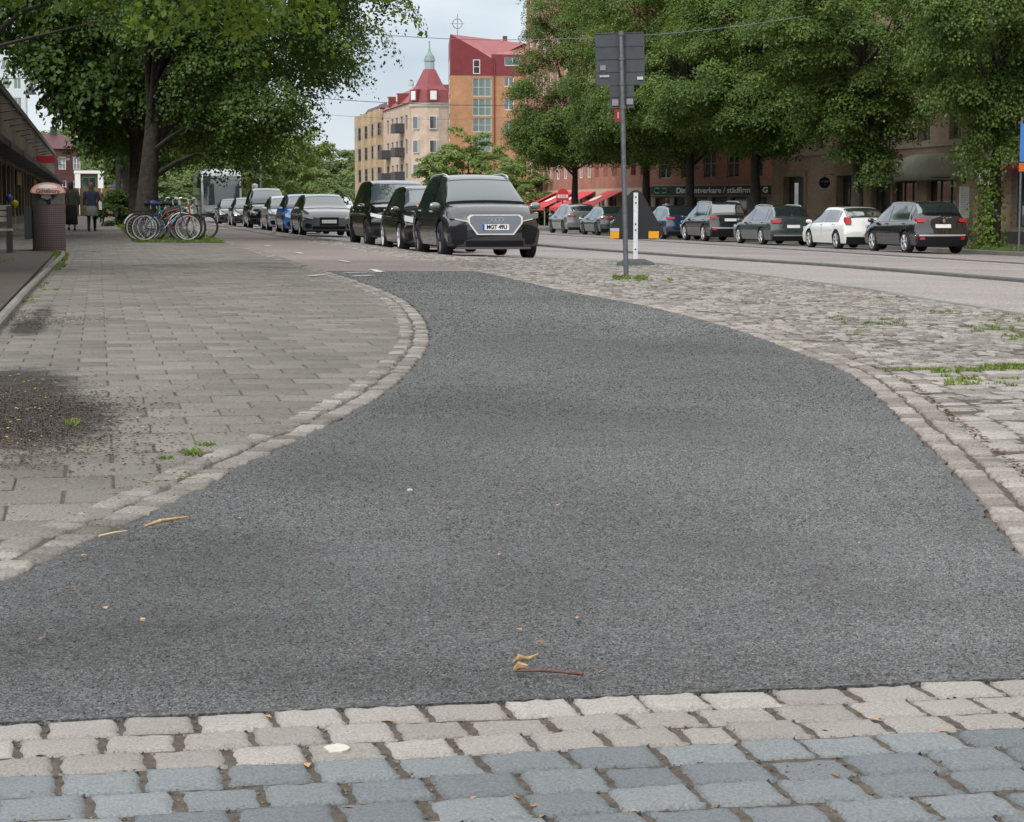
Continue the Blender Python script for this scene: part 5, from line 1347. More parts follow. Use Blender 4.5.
for k in range(4):
    xa = A2 - [150.5, 144.5, 138.5, 131.0][k]
    aw = thing('cafe_awning', ['red cafe awning nearest the street end with a white motif', 'second red cafe awning from the street end', 'red cafe awning behind the linden trunk, partly hidden', 'rightmost red cafe awning, right of the linden trunk'][k], 'awning', (33.5, A2, SWZ), -math.pi / 2, 'red cafe awnings')
    b = MB(); L_ = 4.4
    b.add([(xa, -.03, 2.45), (xa + L_, -.03, 2.45), (xa + L_, -2.3, 1.35), (xa, -2.3, 1.35), (xa, -2.3, 1.12), (xa + L_, -2.3, 1.12)], [(0, 1, 2, 3), (3, 2, 5, 4)])
    cnp = b.build('canopy', M_cafe, aw); md = cnp.modifiers.new('s', 'SOLIDIFY'); md.thickness = .03
    b = MB(); cx = xa + L_ / 2
    b.add([(cx - .8 + .25 * math.cos(a * .785 + .2) * 3, -1.15 - .42 * math.sin(a * .785 + .2), 1.915 - .2035 * math.sin(a * .785 + .2) + .03) for a in range(8)], [tuple(range(8))]); b.build('white_motif', M_wframe, aw)
    b = MB(); b.tube([(xa + .1, -2.25, 0), (xa + .1, -2.25, 1.33)], .04, 6); b.build('post', M_stone, aw)
    b = MB(); b.tube([(xa + L_ - .1, -2.25, 0), (xa + L_ - .1, -2.25, 1.33)], .04, 6); b.build('post', M_stone, aw)
o = thing('cafe_sign', 'red arched cafe sign with white lettering above the red awnings', 'sign', (30.9, ya(562.5, 30.9), .85 + (207 - 201) / 14.4), -.2)
b = MB(); pts = [(-.42, 0), (.42, 0)] + [(.42 * math.cos(a), .38 + .45 * math.sin(a)) for a in [math.pi * k / 10 for k in range(11)]]
b.add([(x, -.05, z) for x, z in pts] + [(x, .05, z) for x, z in pts], [tuple(range(len(pts))), tuple(range(len(pts), 2 * len(pts)))[::-1]] + [(i, (i + 1) % len(pts), len(pts) + (i + 1) % len(pts), len(pts) + i) for i in range(len(pts))]); b.build('board', M_cafe, o)
b = MB(); b.box(-.35, .35, -.06, -.051, .2, .42); b.build('white_band', M_wframe, o)
text('lettering', 'CAFE', .2, M_cafe, o, (0, -.065, .31), ex=.002)
b = MB(); b.tube([(0, .05, .1), (0, .05, -1.45)], .04, 6); b.build('post', M_dframe, o)

# orange brick house with red metal roof
t = thing('orange_brick_house', 'orange brick house with red metal roof and glazed bays, right of the pointed tower', 'building', (34.0, 195, -.5), 0)
zb = .5
def zz(py, s=10.1): return .85 + (207 - py) / s + zb
wz = [(5.35, 6.35, zz(88), zz(78.5)), (5.35, 6.35, zz(111), zz(99)), (5.35, 6.35, zz(134), zz(122)), (8.1, 9.1, zz(88), zz(78.5)), (8.1, 9.1, zz(111), zz(99)), (8.1, 9.1, zz(134), zz(122)), (5.35, 6.35, 2.6, 3.9), (.8, 1.8, 2.6, 3.9)]
bay = [(2.2, 4.1, zz(98), zz(80)), (2.2, 4.1, zz(117), zz(100)), (2.2, 4.1, zz(133), zz(119)), (2.2, 4.1, zz(152), zz(136))]
HO = zz(77.5)
b = MB(); wall_open(b, 0, 11, 0, HO, wz + bay, .3); b.add([(0, 0, 0), (1.9, 12, 0), (1.9, 12, HO), (0, 0, HO)], [(0, 1, 2, 3)]); b.add([(11, 0, 0), (11, 12, 0), (11, 12, HO), (11, 0, HO)], [(0, 1, 2, 3)]); b.add([(0, .31, 0), (11, .31, 0), (11, .31, HO), (0, .31, HO)], [(0, 1, 2, 3)]); b.add([(1.9, 12, 0), (11, 12, 0), (11, 12, HO), (1.9, 12, HO)], [(0, 1, 2, 3)])
b.build('wall', M_orb, t)
for s in wz: window(t, *s, M_wframe, y=.08, mull=(1, 1))
M_bayg = mat('bay_glass', (.16, .20, .19), .08, spec=.9, coat=.5); M_bayf = mat('bay_frame', (.45, .56, .50), .5)
for s in bay: window(t, *s, M_bayf, M_bayg, y=.05, mull=(2, 2), name='glazed_bay')
# left return: white windows on the narrow side
for py in (69, 88, 107, 127, 146):
    q = MB(); M = Matrix.Rotation(math.atan2(12, 1.9), 4, 'Z') @ Matrix.Translation((.8, 0, zz(py)))
    q.box(0, 4.5, .01, .07, -.65, .65, M); f = q.build('window', M_wframe, t); q = MB(); q.box(.3, 4.2, .071, .08, -.5, .5, M); q.build('pane', M_darkglass, f)
b = MB()
ridge = zz(39.5)
# left mass: front wall red, roof falling to the right
b.add([(0, -.02, HO), (2.2, -.02, HO), (2.2, -.02, zz(49)), (0, -.02, zz(38))], [(0, 1, 2, 3)]); b.add([(0, -.02, HO), (.1, -.02 + 1.0, HO), (1.9, 12, HO), (1.9, 12, zz(38)), (0, -.02, zz(38))], [(0, 1, 2, 3, 4)])
b.add([(2.2, -.02, HO), (4.1, -.02, HO), (4.1, -.02, zz(60)), (2.2, -.02, zz(49))], [(0, 1, 2, 3)])
b.build('red_gable', M_redmetal, t)
b = MB(); b.add([(0, -.05, zz(37.6)), (4.3, -.05, zz(60.5)), (8.5, 5, zz(41)), (2.0, 12, zz(37.6))], [(0, 1, 2, 3)])
b.add([(8.5, 5, zz(41)), (2.0, 12, zz(37.6)), (11.5, 12, zz(41))], [(0, 1, 2)]); b.add([(4.3, -.03, zz(57)), (11.4, -.03, zz(56)), (11.4, 6, zz(43.5)), (7.5, 6, zz(42))], [(0, 1, 2, 3)]); rf = b.build('roof', M_redmetal_lit, t)
b = MB(); wall_open(b, 4.1, 11, HO, zz(56.5), [(5.4, 7.0, zz(67.5), zz(58.8))], .2, y=-.02); b.build('red_attic_wall', M_redmetal, t)
window(t, 5.4, 7.0, zz(67.5), zz(58.8), M_wframe, y=.05, mull=(1, 1))
window(t, 2.25, 2.95, zz(76), zz(62), M_wframe, y=-.09, mull=(0, 2))
b = MB(); b.tube([(4.35, -.15, zz(60)), (4.35, -.15, 4)], .06, 6); b.build('downpipe', M_redmetal, t)
b = MB(); b.box(4.2, 5.9, 3.2, 3.26, zz(46), zz(41)); b.build('skylight', M_bayg, rf)
b = MB(); b.box(6.3, 6.7, 5, 5.4, zz(42), zz(34)); b.build('chimney', M_redmetal, rf)
for k in range(18):
    x = k * .24
    if k == 0: b = MB()
    b.box(x, x + .025, -.045, -.021, HO + .02, zz(38 + x * 5.0) - .05)
b.build('standing_seam', M_redmetal, t)
o = thing('roof_ornament', 'thin ring ornament on a mast above the orange house gable', 'weather vane', (34.9, 196, .85 + (207 - 38.5) / 10.1), 0)
b = MB(); b.tube([(0, 0, -.3), (0, 0, 2.15)], .03, 6); b.build('mast', M_galv, o)
b = MB(); b.lathe([(.44, -.02), (.5, -.02), (.5, .02), (.44, .02), (.44, -.02)], 24, Matrix.Translation((0, 0, 1.2)), axis='y'); b.build('ring', M_galv, o)
b = MB(); b.box(-.7, .7, -.015, .015, 1.18, 1.22); b.build('crossbar', M_galv, o)

# beige corner building with pointed tower
t = thing('beige_corner_building', 'long beige and ochre apartment building with red mansard roof and pointed corner tower', 'building', (37.2, 291, -.5), -math.pi / 2)
WB_ = 49; HBg = 13.4 + .5
ow = []; bays_ = []
for k in range(12):
    for f in range(4): ow.append((1.2 + k * 4.0, 3.2 + k * 4.0, 1.9 + f * 2.95, 3.7 + f * 2.95))
b = MB(); wall_open(b, 0, 26, 0, HBg - 1.0, [o for o in ow if o[1] < 26], .3); body_box(b, 26, 9, 0, HBg - 1.0, y0=.31); b.build('ochre_wall', M_ochre, t)
b = MB(); wall_open(b, 26, WB_, 0, HBg, [o for o in ow if o[0] > 26], .3); b.add([(26, .31, 0), (WB_, .31, 0), (WB_, .31, HBg), (26, .31, HBg)], [(0, 1, 2, 3)]); b.add([(WB_, 0, 0), (WB_, 9, 0), (WB_, 9, HBg), (WB_, 0, HBg)], [(0, 1, 2, 3)]); b.add([(26, 0, HBg - 1), (26, 9, HBg - 1), (26, 9, HBg), (26, 0, HBg)], [(0, 1, 2, 3)]); b.build('beige_wall', M_yelb, t)
for o_ in ow: window(t, *o_, M_greyf, y=.1, mull=(1, 1))
for x in (4, 11, 18, 24):
    b = MB(); b.box(x - 1.4, x + 1.6, -.9, -.004, .0, HBg + .3); b.build('bay', M_ochre, t)
    for f in range(4):
        window(t, x - 1.0, x + 1.2, 1.9 + f * 2.95, 3.7 + f * 2.95, M_greyf, y=-.93, mull=(1, 1))
        w_ = window(t, 0, .62, 1.9 + f * 2.95, 3.7 + f * 2.95, M_greyf, y=0, mull=(0, 2)); w_.location = (x + 1.66, -.80, 1.9 + f * 2.95); w_.rotation_euler = (0, 0, math.pi / 2)
for (x, f) in ((30.5, 1), (30.5, 2), (42.5, 0), (42.5, 1), (42.5, 2), (42.5, 3)):
    b = MB(); z = 1.75 + f * 2.95; b.box(x - 1.5, x + 2.2, -1.2, -.01, z - .12, z); bo_ = b.build('balcony', M_dframe, t)
    b = MB(); b.box(x - 1.5, x + 2.2, -1.2, -1.15, z + .002, z + 1.0); b.box(x - 1.5, x - 1.45, -1.149, -.01, z + .002, z + 1.0); b.box(x + 2.15, x + 2.2, -1.149, -.01, z + .002, z + 1.0); b.build('railing', mat('dark_railing', (.05, .05, .05), .6), bo_)
def mansard(b, x0, x1, z0, h, dep=9, ins=1.3):
    b.add([(x0, -.2, z0), (x1, -.2, z0), (x1 - ins * .4, ins, z0 + h), (x0 + ins * .4, ins, z0 + h), (x0, dep, z0), (x1, dep, z0), (x1 - ins * .4, dep - ins, z0 + h), (x0 + ins * .4, dep - ins, z0 + h)], [(0, 1, 2, 3), (4, 5, 6, 7), (3, 2, 6, 7), (0, 3, 7, 4), (1, 2, 6, 5)])
b = MB(); mansard(b, 0, 12, HBg - .95, 2.4); mansard(b, 12.2, 25.8, HBg - .95, 2.5); rf = b.build('mansard_roof', M_maroon, t)
b = MB(); mansard(b, 26, 48.5, HBg + .02, 2.3, ins=2.2); b.build('red_roof', M_redmetal, t)
for x in (3, 9, 17, 23, 31, 39):
    b = MB(); z = HBg - .6 + (1 if x > 26 else 0); b.box(x - .6, x + .6, -.1, 1.4, z, z + 1.25); dm = b.build('dormer', M_maroon if x < 26 else M_redmetal, t); b = MB(); b.box(x - .42, x + .42, -.13, -.101, z + .25, z + 1.1); b.build('dormer_window', M_wframe, dm)
# the tower
TX, TY = WB_ - 1.0, 1.35
M = Matrix.Translation((WB_ + .3, 2.4, 0))
b = MB(); b.lathe([(2.35, 0), (2.35, HBg - .7)], 10, M @ Matrix.Rotation(.31, 4, 'Z')); b.build('tower_wall', M_yelb, t)
b = MB(); b.lathe([(2.36, HBg - .7), (2.55, HBg - .45), (2.55, HBg - .15), (2.7, HBg), (2.3, HBg + .02)], 10, M @ Matrix.Rotation(.31, 4, 'Z')); b.build('tower_cornice', mat('pale_stone', (.5, .45, .38), .8), t)
b = MB(); b.lathe([(2.6, HBg + .03), (2.2, HBg + 1.5), (1.75, HBg + 2.0), (.72, HBg + 4.0)], 10, M @ Matrix.Rotation(.31, 4, 'Z')); tr_ = b.build('tower_roof', M_redmetal, t)
b = MB(); b.lathe([(.60, HBg + 4.0), (.60, HBg + 4.95), (.72, HBg + 5.0), (.72, HBg + 5.1)], 10, M); b.build('lantern', mat('lantern_grey', (.33, .37, .38), .6), tr_)
b = MB(); b.lathe([(.68, HBg + 5.1), (.55, HBg + 5.6), (.18, HBg + 6.1), (.07, HBg + 6.6), (.05, HBg + 7.2), (.12, HBg + 7.3), (.001, HBg + 7.5)], 10, M); b.build('spire', mat('copper_green', (.20, .27, .26), .6), tr_)
for ang_ in (0, -55):
    Ma = M @ Matrix.Rotation(R(ang_ + 0), 4, 'Z')
    for f in range(4):
        q = MB(); z = 2.1 + f * 2.85; q.box(2.2, 2.44, -.5, .5, z, z + 1.6, Ma); w_ = q.build('window', mat('tower_window_frame', (.5, .52, .5), .5), t); q = MB(); q.box(2.441, 2.46, -.38, .38, z + .12, z + 1.5, Ma); q.build('pane', M_darkglass, w_)
    q = MB(); q.box(1.9, 2.75, -.55, .55, HBg + .1, HBg + 1.5, Ma); dm = q.build('dormer', M_redmetal, tr_); q = MB(); q.box(2.751, 2.77, -.38, .38, HBg + .25, HBg + 1.3, Ma); q.build('dormer_window', M_wframe, dm)
o = thing('telecom_mast', 'pale grey mast with antenna drum above the beige building roof', 'mast', (40.5, 262, .85 + (207 - 104) / 7.6), 0)
b = MB(); b.tube([(0, 0, -1.5), (0, 0, 3.0)], .22, 8); b.build('pole', M_galv, o)
b = MB(); b.lathe([(.001, 1.2), (.38, 1.2), (.38, 1.9), (.3, 1.95), (.3, 2.3), (.36, 2.35), (.36, 2.8), (.001, 2.85)], 12); b.build('antenna', mat('antenna_grey', (.5, .52, .53), .5), o)

# ------------------------------------------------------------------ left side: low dark shop pavilion
t = thing('shop_pavilion', 'low dark brown shop building with sloping black canopies along the left pavement', 'building', (-4.0, 22, GP(-4)), math.pi / 2)
WP = 176; M_olive = mat('olive_brown_panel', (.10, .072, .042), .8, var=.35, vscale=.6)
so_ = [(1 + k * 4.4, 4.6 + k * 4.4, .35, 2.75) for k in range(39)]
b = MB(); wall_open(b, 0, WP, 0, 6.0, so_, .3); body_box(b, WP, 9, 0, 6.0, y0=.31); b.build('wall', M_olive, t)
M_shopg = mat('shop_glass', (.09, .11, .10), .06, spec=.8)
for i, s in enumerate(so_):
    if i > 8: window(t, *s, M_dframe, M_shopg, y=.1, mull=(3, 1), name='shop_window')
b = MB(); b.box(0, WP, -.12, -.003, 5.75, 6.05); b.build('parapet', M_dframe, t)
for k in range(13):
    a = k * 13.2 + .6; q = MB(); q.add([(a, -.003, 3.75), (a + 12.4, -.003, 3.75), (a + 12.4, -.95, 3.2), (a, -.95, 3.2), (a, -.95, 2.95), (a + 12.4, -.95, 2.95), (a, -.003, 2.95), (a + 12.4, -.003, 2.95)], [(0, 1, 2, 3), (3, 2, 5, 4), (4, 5, 7, 6), (0, 3, 4, 6), (1, 2, 5, 7)])
    q.build('canopy', mat('canopy_dark', (.028, .024, .022), .7), t)
    q = MB(); q.box(a + 2, a + 8, -.07, -.003, 1.35 + .6, 2.6); q.build('fascia_board', mat('ochre_board', (.17, .11, .035), .8), t) if k in (4, 6, 8, 10) else None
    for e in (3, 9): q = MB(); q.tube([(a + e, -.01, 4.6), (a + e, -.8, 4.75), (a + e, -.85, 4.6)], .03, 6); q.build('wall_lamp', M_dframe, t)
o = thing('projecting_sign', 'red box sign projecting from the dark pavilion over the left pavement', 'sign', (-4.0, 131, .85 + (207 - 160.5) / 15.5), 0)
b = MB(); b.box(.25, 1.4, -.12, .12, -.23, .23); b.build('board', mat('sign_red', (.42, .02, .035), .5), o)
b = MB(); b.tube([(0, 0, .1), (2.3, 0, .1)], .02, 6); b.build('bracket', M_dframe, o)
b = MB(); b.box(1.5, 2.3, -.05, .05, -.05, .08); b.build('banner', M_greyf, o)
# buildings closing the lane
t = thing('maroon_house', 'dark maroon brick house at the far end of the left pavement', 'house', (-13, 262, -.4), 0)
mo = [(1 + k * 1.8, 1.9 + k * 1.8, 3 + f * 3, 4.6 + f * 3) for k in range(6) for f in range(2)]
b = MB(); wall_open(b, 0, 10.6, 0, 8.6, mo, .2); body_box(b, 10.6, 8, 0, 8.6, y0=.21); b.build('wall', brick_mat('maroon_brick', (.085, .034, .034), (.07, .03, .03), (.09, .06, .055)), t)
for s in mo: window(t, *s, M_wframe, y=.05)
b = MB(); b.add([(-.3, -.3, 8.6), (10.9, -.3, 8.6), (10.9, 8.3, 8.6), (-.3, 8.3, 8.6), (1, 4, 10.6), (8.5, 4, 10.6)], [(0, 1, 5, 4), (2, 3, 4, 5), (1, 2, 5), (3, 0, 4)]); rf = b.build('roof', M_maroon, t)
b = MB(); b.box(7.2, 8.0, 3.6, 4.4, 10, 11.5); b.build('chimney', M_dframe, rf)
t = thing('white_portal_kiosk', 'kiosk front with white pilasters and brown panel at the end of the left pavement', 'kiosk', (-2.55, 238, -.3), 0)
b = MB(); b.box(0, 3.2, .2, 3, 0, 5.0); b.build('wall', mat('panel_brown', (.11, .075, .05), .8, var=.2, vscale=2), t)
for x in (0, 2.6):
    b = MB(); b.box(x, x + .62, -.1, .198, 0, 5.0); b.build('pilaster', M_wframe, t)
b = MB(); b.box(-.1, 3.32, -.15, .198, 5.002, 5.35); b.build('cornice', M_wframe, t)
window(t, .8, 2.4, 2.2, 4.6, mat('green_frame', (.05, .16, .09), .6), y=.13, mull=(1, 2))
t = thing('timber_fence', 'yellow brown timber fence across the end of the left pavement behind the walkers', 'fence', (-4.0, 175, -.05), 0)
for k in range(9):
    b = MB(); x = k * .62; b.box(x + .01, x + .59, 0, .06, .1, 2.5); b.build('fence_panel', mat('fence_timber', (.22, .15, .07), .85, var=.25, vscale=5), t)
t = thing('apartment_tower', 'pale grey apartment tower seen through the leaves at the top left', 'building', (-18, 320, -.5), 0)
to = [(.6 + k * 1.7, 1.7 + k * 1.7, 2 + f * 2.9, 3.6 + f * 2.9) for k in range(4) for f in range(8)]
b = MB(); wall_open(b, 0, 7.4, 0, 26, to, .2); body_box(b, 7.4, 9, 0, 26, y0=.21); b.build('wall', mat('pale_panel', (.55, .6, .62), .7), t)
for s in to: window(t, *s, M_wframe, M_bayg, y=.05, mull=(1, 1))
# hanging street lamp
t = thing('hanging_street_lamp', 'bell shaped dark street lamp hanging from a cable at the top left', 'street lamp', (-3.05, 99.5, .85 + (207 - 97) / 20.5), 0)
b = MB(); b.lathe([(.001, .55), (.06, .55), (.08, .38), (.13, .32), (.28, .02), (.30, 0), (.26, 0), (.001, .12)], 16); b.build('lamp_shade', M_dframe, t, smooth=50)
b = MB(); b.tube([(0, 0, .5), (0, 0, .78)], .025, 6); b.build('hanger', M_dframe, t)
def cable(label, pts, r=.012):
    b = MB(); P_ = []
    for a, c in zip(pts, pts[1:]):
        a, c = Vector(a), Vector(c); n = 10; sag = (c - a).length * .018
        for k in range(n): q = k / n; p = a.lerp(c, q); p.z -= sag * 4 * q * (1 - q); P_.append(p)
    P_.append(Vector(pts[-1])); b.tube(P_, r, 5); return tag(b.build('overhead_cable', M_dframe if r > .013 else M_galv), label, 'cable', 'overhead cables')
cable('cable carrying the bell shaped lamp at the top left', [(-9, 99.5, 7.2), (-3.05, 99.5, 6.98), (1.5, 99.5, 7.2)], .02)
def wp(px, py, y):
    tn = math.tan(math.atan((px - 512) / FPX) + YAW); u = tn * y; d = u * math.sin(YAW) + y * math.cos(YAW); return (u, y, CZ + (207 - py) * d / FPX)
cable('thin tram span wire passing in front of the roofs, uppermost of the overhead wires', [wp(330, 33, 62), wp(560, 42, 62), wp(800, 20, 62)], .011)
cable('thin tram span wire crossing in front of the pointed tower roof, lower wire', [wp(300, 98, 90), wp(600, 104, 90), wp(700, 95, 90)], .014)
cable('faint overhead wire just below the tower cornice, lowest of the wires', [wp(330, 116, 120), wp(520, 118, 120), wp(620, 112, 120)], .012)
# far street lamp and pale signal column
t = thing('street_lamp', 'slender grey lamp post at the street end above the silver hatchback roof', 'street lamp', (14.4, 182, -.45), 0)
b = MB(); b.tube([(0, 0, 0), (0, 0, 6.6)], [.09, .06], 8); b.build('pole', M_galv, t); b = MB(); b.tube([(0, 0, 6.55), (-.5, 0, 6.7)], .035, 6); b.box(-.95, -.45, -.08, .08, 6.66, 6.74); b.build('lamp_head', M_galv, t)
t = thing('advertising_column', 'pale column with a small cap left of the slender lamp post', 'column', (13.1, 172, -.45), 0)
b = MB(); b.lathe([(.001, 0), (.24, 0), (.22, 2.9), (.26, 2.95), (.26, 3.2), (.001, 3.3)], 10); b.build('shaft', mat('column_pale', (.5, .52, .5), .6), t)
b = MB(); b.box(.22, .5, -.1, .1, 2.2, 2.6); b.build('lamp_box', M_wframe, t)

# ------------------------------------------------------------------ street furniture near the camera
PU, PY = 6.72, 25.26
t = thing('sign_post', 'grey steel sign post seen from behind, standing in the cobbles', 'road sign', (PU, PY, GP(PU) - .01), 0)
t.rotation_euler = (0, R(-1.55), -YAW * .9); t.scale = (1, 1, .976)
b = MB(); b.tube([(0, 0, 0), (0, 0, 3.24)], .032, 14); b.build('pole', M_galv, t, smooth=50)
M_sback = mat('sign_back_grey', (.065, .07, .078), .5, metal=.2, var=.12, vscale=8)
b = MB()
for k in range(4): b.box(-.33, .30, .045, .055, 2.545 + k * .168, 2.545 + k * .168 + .163)
for k in range(5): b.box(-.33, .30, .036, .0445, 2.538 + k * .168, 2.548 + k * .168)
p1 = b.build('sign_panel', M_sback, t)
b = MB(); b.box(-.16, .155, .045, .055, 2.235, 2.53); b.box(-.16, .155, .036, .0445, 2.38, 2.39); p2 = b.build('lower_sign_panel', M_sback, t)
for z in (2.24, 2.55, 2.88, 3.2):
    b = MB(); b.lathe([(.033, -.02), (.042, -.02), (.042, .02), (.033, .02)], 14, Matrix.Translation((0, 0, z))); b.box(-.02, .02, .034, .046, z - .018, z + .018); b.build('clamp', M_galv, t)
for (x0, x1, z0, z1, c, pp) in [(-.275, -.205, 2.735, 2.80, (.22, .22, .21), p1), (-.285, -.16, 2.645, 2.67, (.4, .41, .4), p1), (.20, .275, 2.60, 2.64, (.5, .5, .5), p1), (-.13, -.05, 2.27, 2.35, (.27, .23, .24), p2), (.055, .14, 2.28, 2.355, (.24, .24, .25), p2)]:
    b = MB(); b.box(x0, x1, .030, .0355, z0, z1); b.build('sticker', mat('sticker_%02d' % int(c[0] * 100), c, .7, var=.2, vscale=60), pp)
t2 = thing('red_notice', 'small dark red notice clipped to the grey sign post below its panels', 'notice', (PU, PY, GP(PU)), 0)
t2.rotation_euler = t.rotation_euler; t2.scale = t.scale
b = MB(); b.box(-.105, -.02, -.01, .035, 2.04, 2.21); b.build('plate', mat('notice_red', (.22, .015, .02), .5), t2)
b = MB(); b.box(-.07, -.05, -.013, -.0105, 2.09, 2.17); b.build('mark', mat('notice_mark', (.45, .25, .25), .6), t2)

SU, SY = 8.21, 30.3
t = thing('temporary_sign_stand', 'black back of a triangular warning sign on a white perforated post with rubber foot', 'road sign', (SU, SY, GP(SU)), -YAW * .9)
b = MB(); b.add([(-.29, -.2, 0), (.29, -.2, 0), (.29, .2, 0), (-.29, .2, 0), (-.27, -.18, .05), (.27, -.18, .05), (.27, .18, .05), (-.27, .18, .05), (-.14, -.12, .10), (.14, -.12, .10), (.14, .12, .10), (-.14, .12, .10)],
               [(0, 1, 5, 4), (1, 2, 6, 5), (2, 3, 7, 6), (3, 0, 4, 7), (4, 5, 9, 8), (5, 6, 10, 9), (6, 7, 11, 10), (7, 4, 8, 11), (8, 9, 10, 11), (3, 2, 1, 0)]); b.build('rubber_foot', mat('foot_rubber', (.06, .068, .066), .8, var=.3, vscale=30), t)
b = MB(); b.box(-.038, .032, -.03, -.005, .09, 1.13); po_ = b.build('perforated_post', mat('post_white', (.62, .64, .66), .5, var=.1, vscale=20), t)
for z in (1.06, .97, .64, .55, .25):
    b = MB(); b.lathe([(.001, -.0325), (.014, -.0325), (.014, -.0305)], 10, Matrix.Translation((-.003, 0, z)), axis='y'); b.build('hole', M_black, po_)
b = MB(); tri = [(-.43, .45), (.43, .45), (0, 1.20)]; pts = []
for i, (x, z) in enumerate(tri):
    rc = .12; cx = sum(p[0] for p in tri) / 3; cz = sum(p[1] for p in tri) / 3
    v = Vector((x - cx, z - cz)); c_ = Vector((x, z)) - v.normalized() * rc * 1.25
    a0 = math.atan2(v.y, v.x)
    for k in range(7): a = a0 - 1.05 + 2.1 * k / 6; pts.append((c_.x + rc * math.cos(a), c_.y + rc * math.sin(a)))
n = len(pts)
# outline with gently bulging sides as in the photo
b.add([(x, 0, z) for x, z in pts] + [(x, .03, z) for x, z in pts], [tuple(range(n)), tuple(range(n, 2 * n))[::-1]] + [(i, (i + 1) % n, n + (i + 1) % n, n + i) for i in range(n)])
tp = b.build('sign_back', mat('sign_black', (.012, .012, .014), .55), t)
for x0, x1 in ((-.40, -.26), (.20, .36)):
    b = MB(); b.box(x0, x1, -.03, -.002, .42, .53); b.build('orange_lamp_battery', mat('battery_orange', (.72, .32, .01), .5), t)
b = MB(); b.box(-.40, -.26, -.03, -.002, .532, .58); b.build('grey_cap', mat('cap_grey', (.4, .42, .5), .5), t)

# litter bin
BU, BY = -.90, 38.3
t = thing('litter_bin', 'round litter bin in red brown mesh with pink lettered top, at the bed corner', 'litter bin', (BU, BY, GP(BU) + .0), .0); t.scale = (.96, .96, .955)
def checker_mat():
    m = bpy.data.materials.new('bin_mesh'); tt, bs = nodes(m); tcn = tt.nodes.new('ShaderNodeTexCoord'); s_ = tt.nodes.new('ShaderNodeSeparateXYZ'); tt.links.new(tcn.outputs['Object'], s_.inputs[0])
    at_ = tt.nodes.new('ShaderNodeMath'); at_.operation = 'ARCTAN2'; tt.links.new(s_.outputs[1], at_.inputs[0]); tt.links.new(s_.outputs[0], at_.inputs[1])
    ml = tt.nodes.new('ShaderNodeMath'); ml.operation = 'MULTIPLY'; ml.inputs[1].default_value = .32; tt.links.new(at_.outputs[0], ml.inputs[0])
    c = tt.nodes.new('ShaderNodeCombineXYZ'); tt.links.new(ml.outputs[0], c.inputs[0]); tt.links.new(s_.outputs[2], c.inputs[1])
    br = tt.nodes.new('ShaderNodeTexBrick'); br.offset = 0; tt.links.new(c.outputs[0], br.inputs[0]); br.inputs['Scale'].default_value = 1; br.inputs['Brick Width'].default_value = .042; br.inputs['Row Height'].default_value = .042; br.inputs['Mortar Size'].default_value = .009
    br.inputs['Color1'].default_value = (.10, .028, .028, 1); br.inputs['Color2'].default_value = (.06, .024, .024, 1); br.inputs['Mortar'].default_value = (.12, .10, .10, 1); tt.links.new(br.outputs[0], bs.inputs['Base Color']); bs.inputs['Roughness'].default_value = .6; return m
b = MB(); b.lathe([(.001, .03), (.305, .03), (.315, .06), (.315, .93), (.30, .935)], 40); b.build('body', checker_mat(), t, smooth=40)
b = MB(); b.lathe([(.300, .935), (.312, .94), (.312, 1.17), (.30, 1.2)], 40); hd = b.build('hood', mat('bin_grey', (.13, .13, .12), .55, metal=.3, var=.25, vscale=14), t, smooth=40)
M = Matrix.Translation((0, -.02, 1.17)) @ Matrix.Rotation(R(18), 4, 'X')
b = MB(); b.lathe([(.325, -.03), (.335, 0), (.31, .05), (.22, .09), (.001, .11)], 40, Matrix.Translation((0, -.0, 1.17))); lid = b.build('lid', mat('bin_top_red', (.45, .16, .13), .5, var=.15, vscale=12), t, smooth=40)
Mt = Matrix.Translation((0, -.335, 1.17)) @ Matrix.Rotation(R(-12), 4, 'X')
b = MB(); pts = [(.325 * math.cos(a), .19 * math.sin(a) * (1 if math.sin(a) > 0 else .25)) for a in [2 * math.pi * k / 36 for k in range(36)]]
b.prism([(x, z) for x, z in pts], -.015, .015, Mt @ Matrix.Rotation(math.pi / 2, 4, 'X')); pl_ = b.build('name_plate', mat('bin_top_red', (.45, .16, .13)), t)
b = MB(); b.prism([(x * .93, z * .9) for x, z in pts], .0155, .018, Mt @ Matrix.Rotation(math.pi / 2, 4, 'X')); b.build('plate_face', mat('plate_pink', (.58, .34, .28), .6), pl_)
b = MB(); b.prism([(x * .55, .085 + z * .32) for x, z in pts], .0185, .020, Mt @ Matrix.Rotation(math.pi / 2, 4, 'X')); b.build('white_panel', M_wframe, pl_)
text('lettering', 'Göteborg', .115, mat('letter_dark', (.10, .04, .035), .6), pl_, (0, -.358, 1.195), (R(90 - 12), 0, 0), ex=.002, sx=.98, arc=-.35, bold=.002)
b = MB(); b.prism([(-.16, 0), (.18, 0), (.12, -.09), (.04, -.12), (.06, -.20), (-.01, -.22), (-.06, -.12), (-.13, -.08)], .0, .012, Matrix.Translation((0, -.318, 1.15)) @ Matrix.Rotation(math.pi / 2, 4, 'X')); b.build('opening', M_black, t)
b = MB(); b.prism([(-.10, 0), (.07, 0), (.09, -.05), (.0, -.09), (-.10, -.05)], .0, .02, Matrix.Translation((-.02, -.335, 1.11)) @ Matrix.Rotation(math.pi / 2, 4, 'X')); b.build('ashtray', M_galv, t)
b = MB(); b.box(-.46, -.32, -.14, .12, .26, .90); b.build('side_box', mat('box_dark', (.035, .036, .045), .5), t)

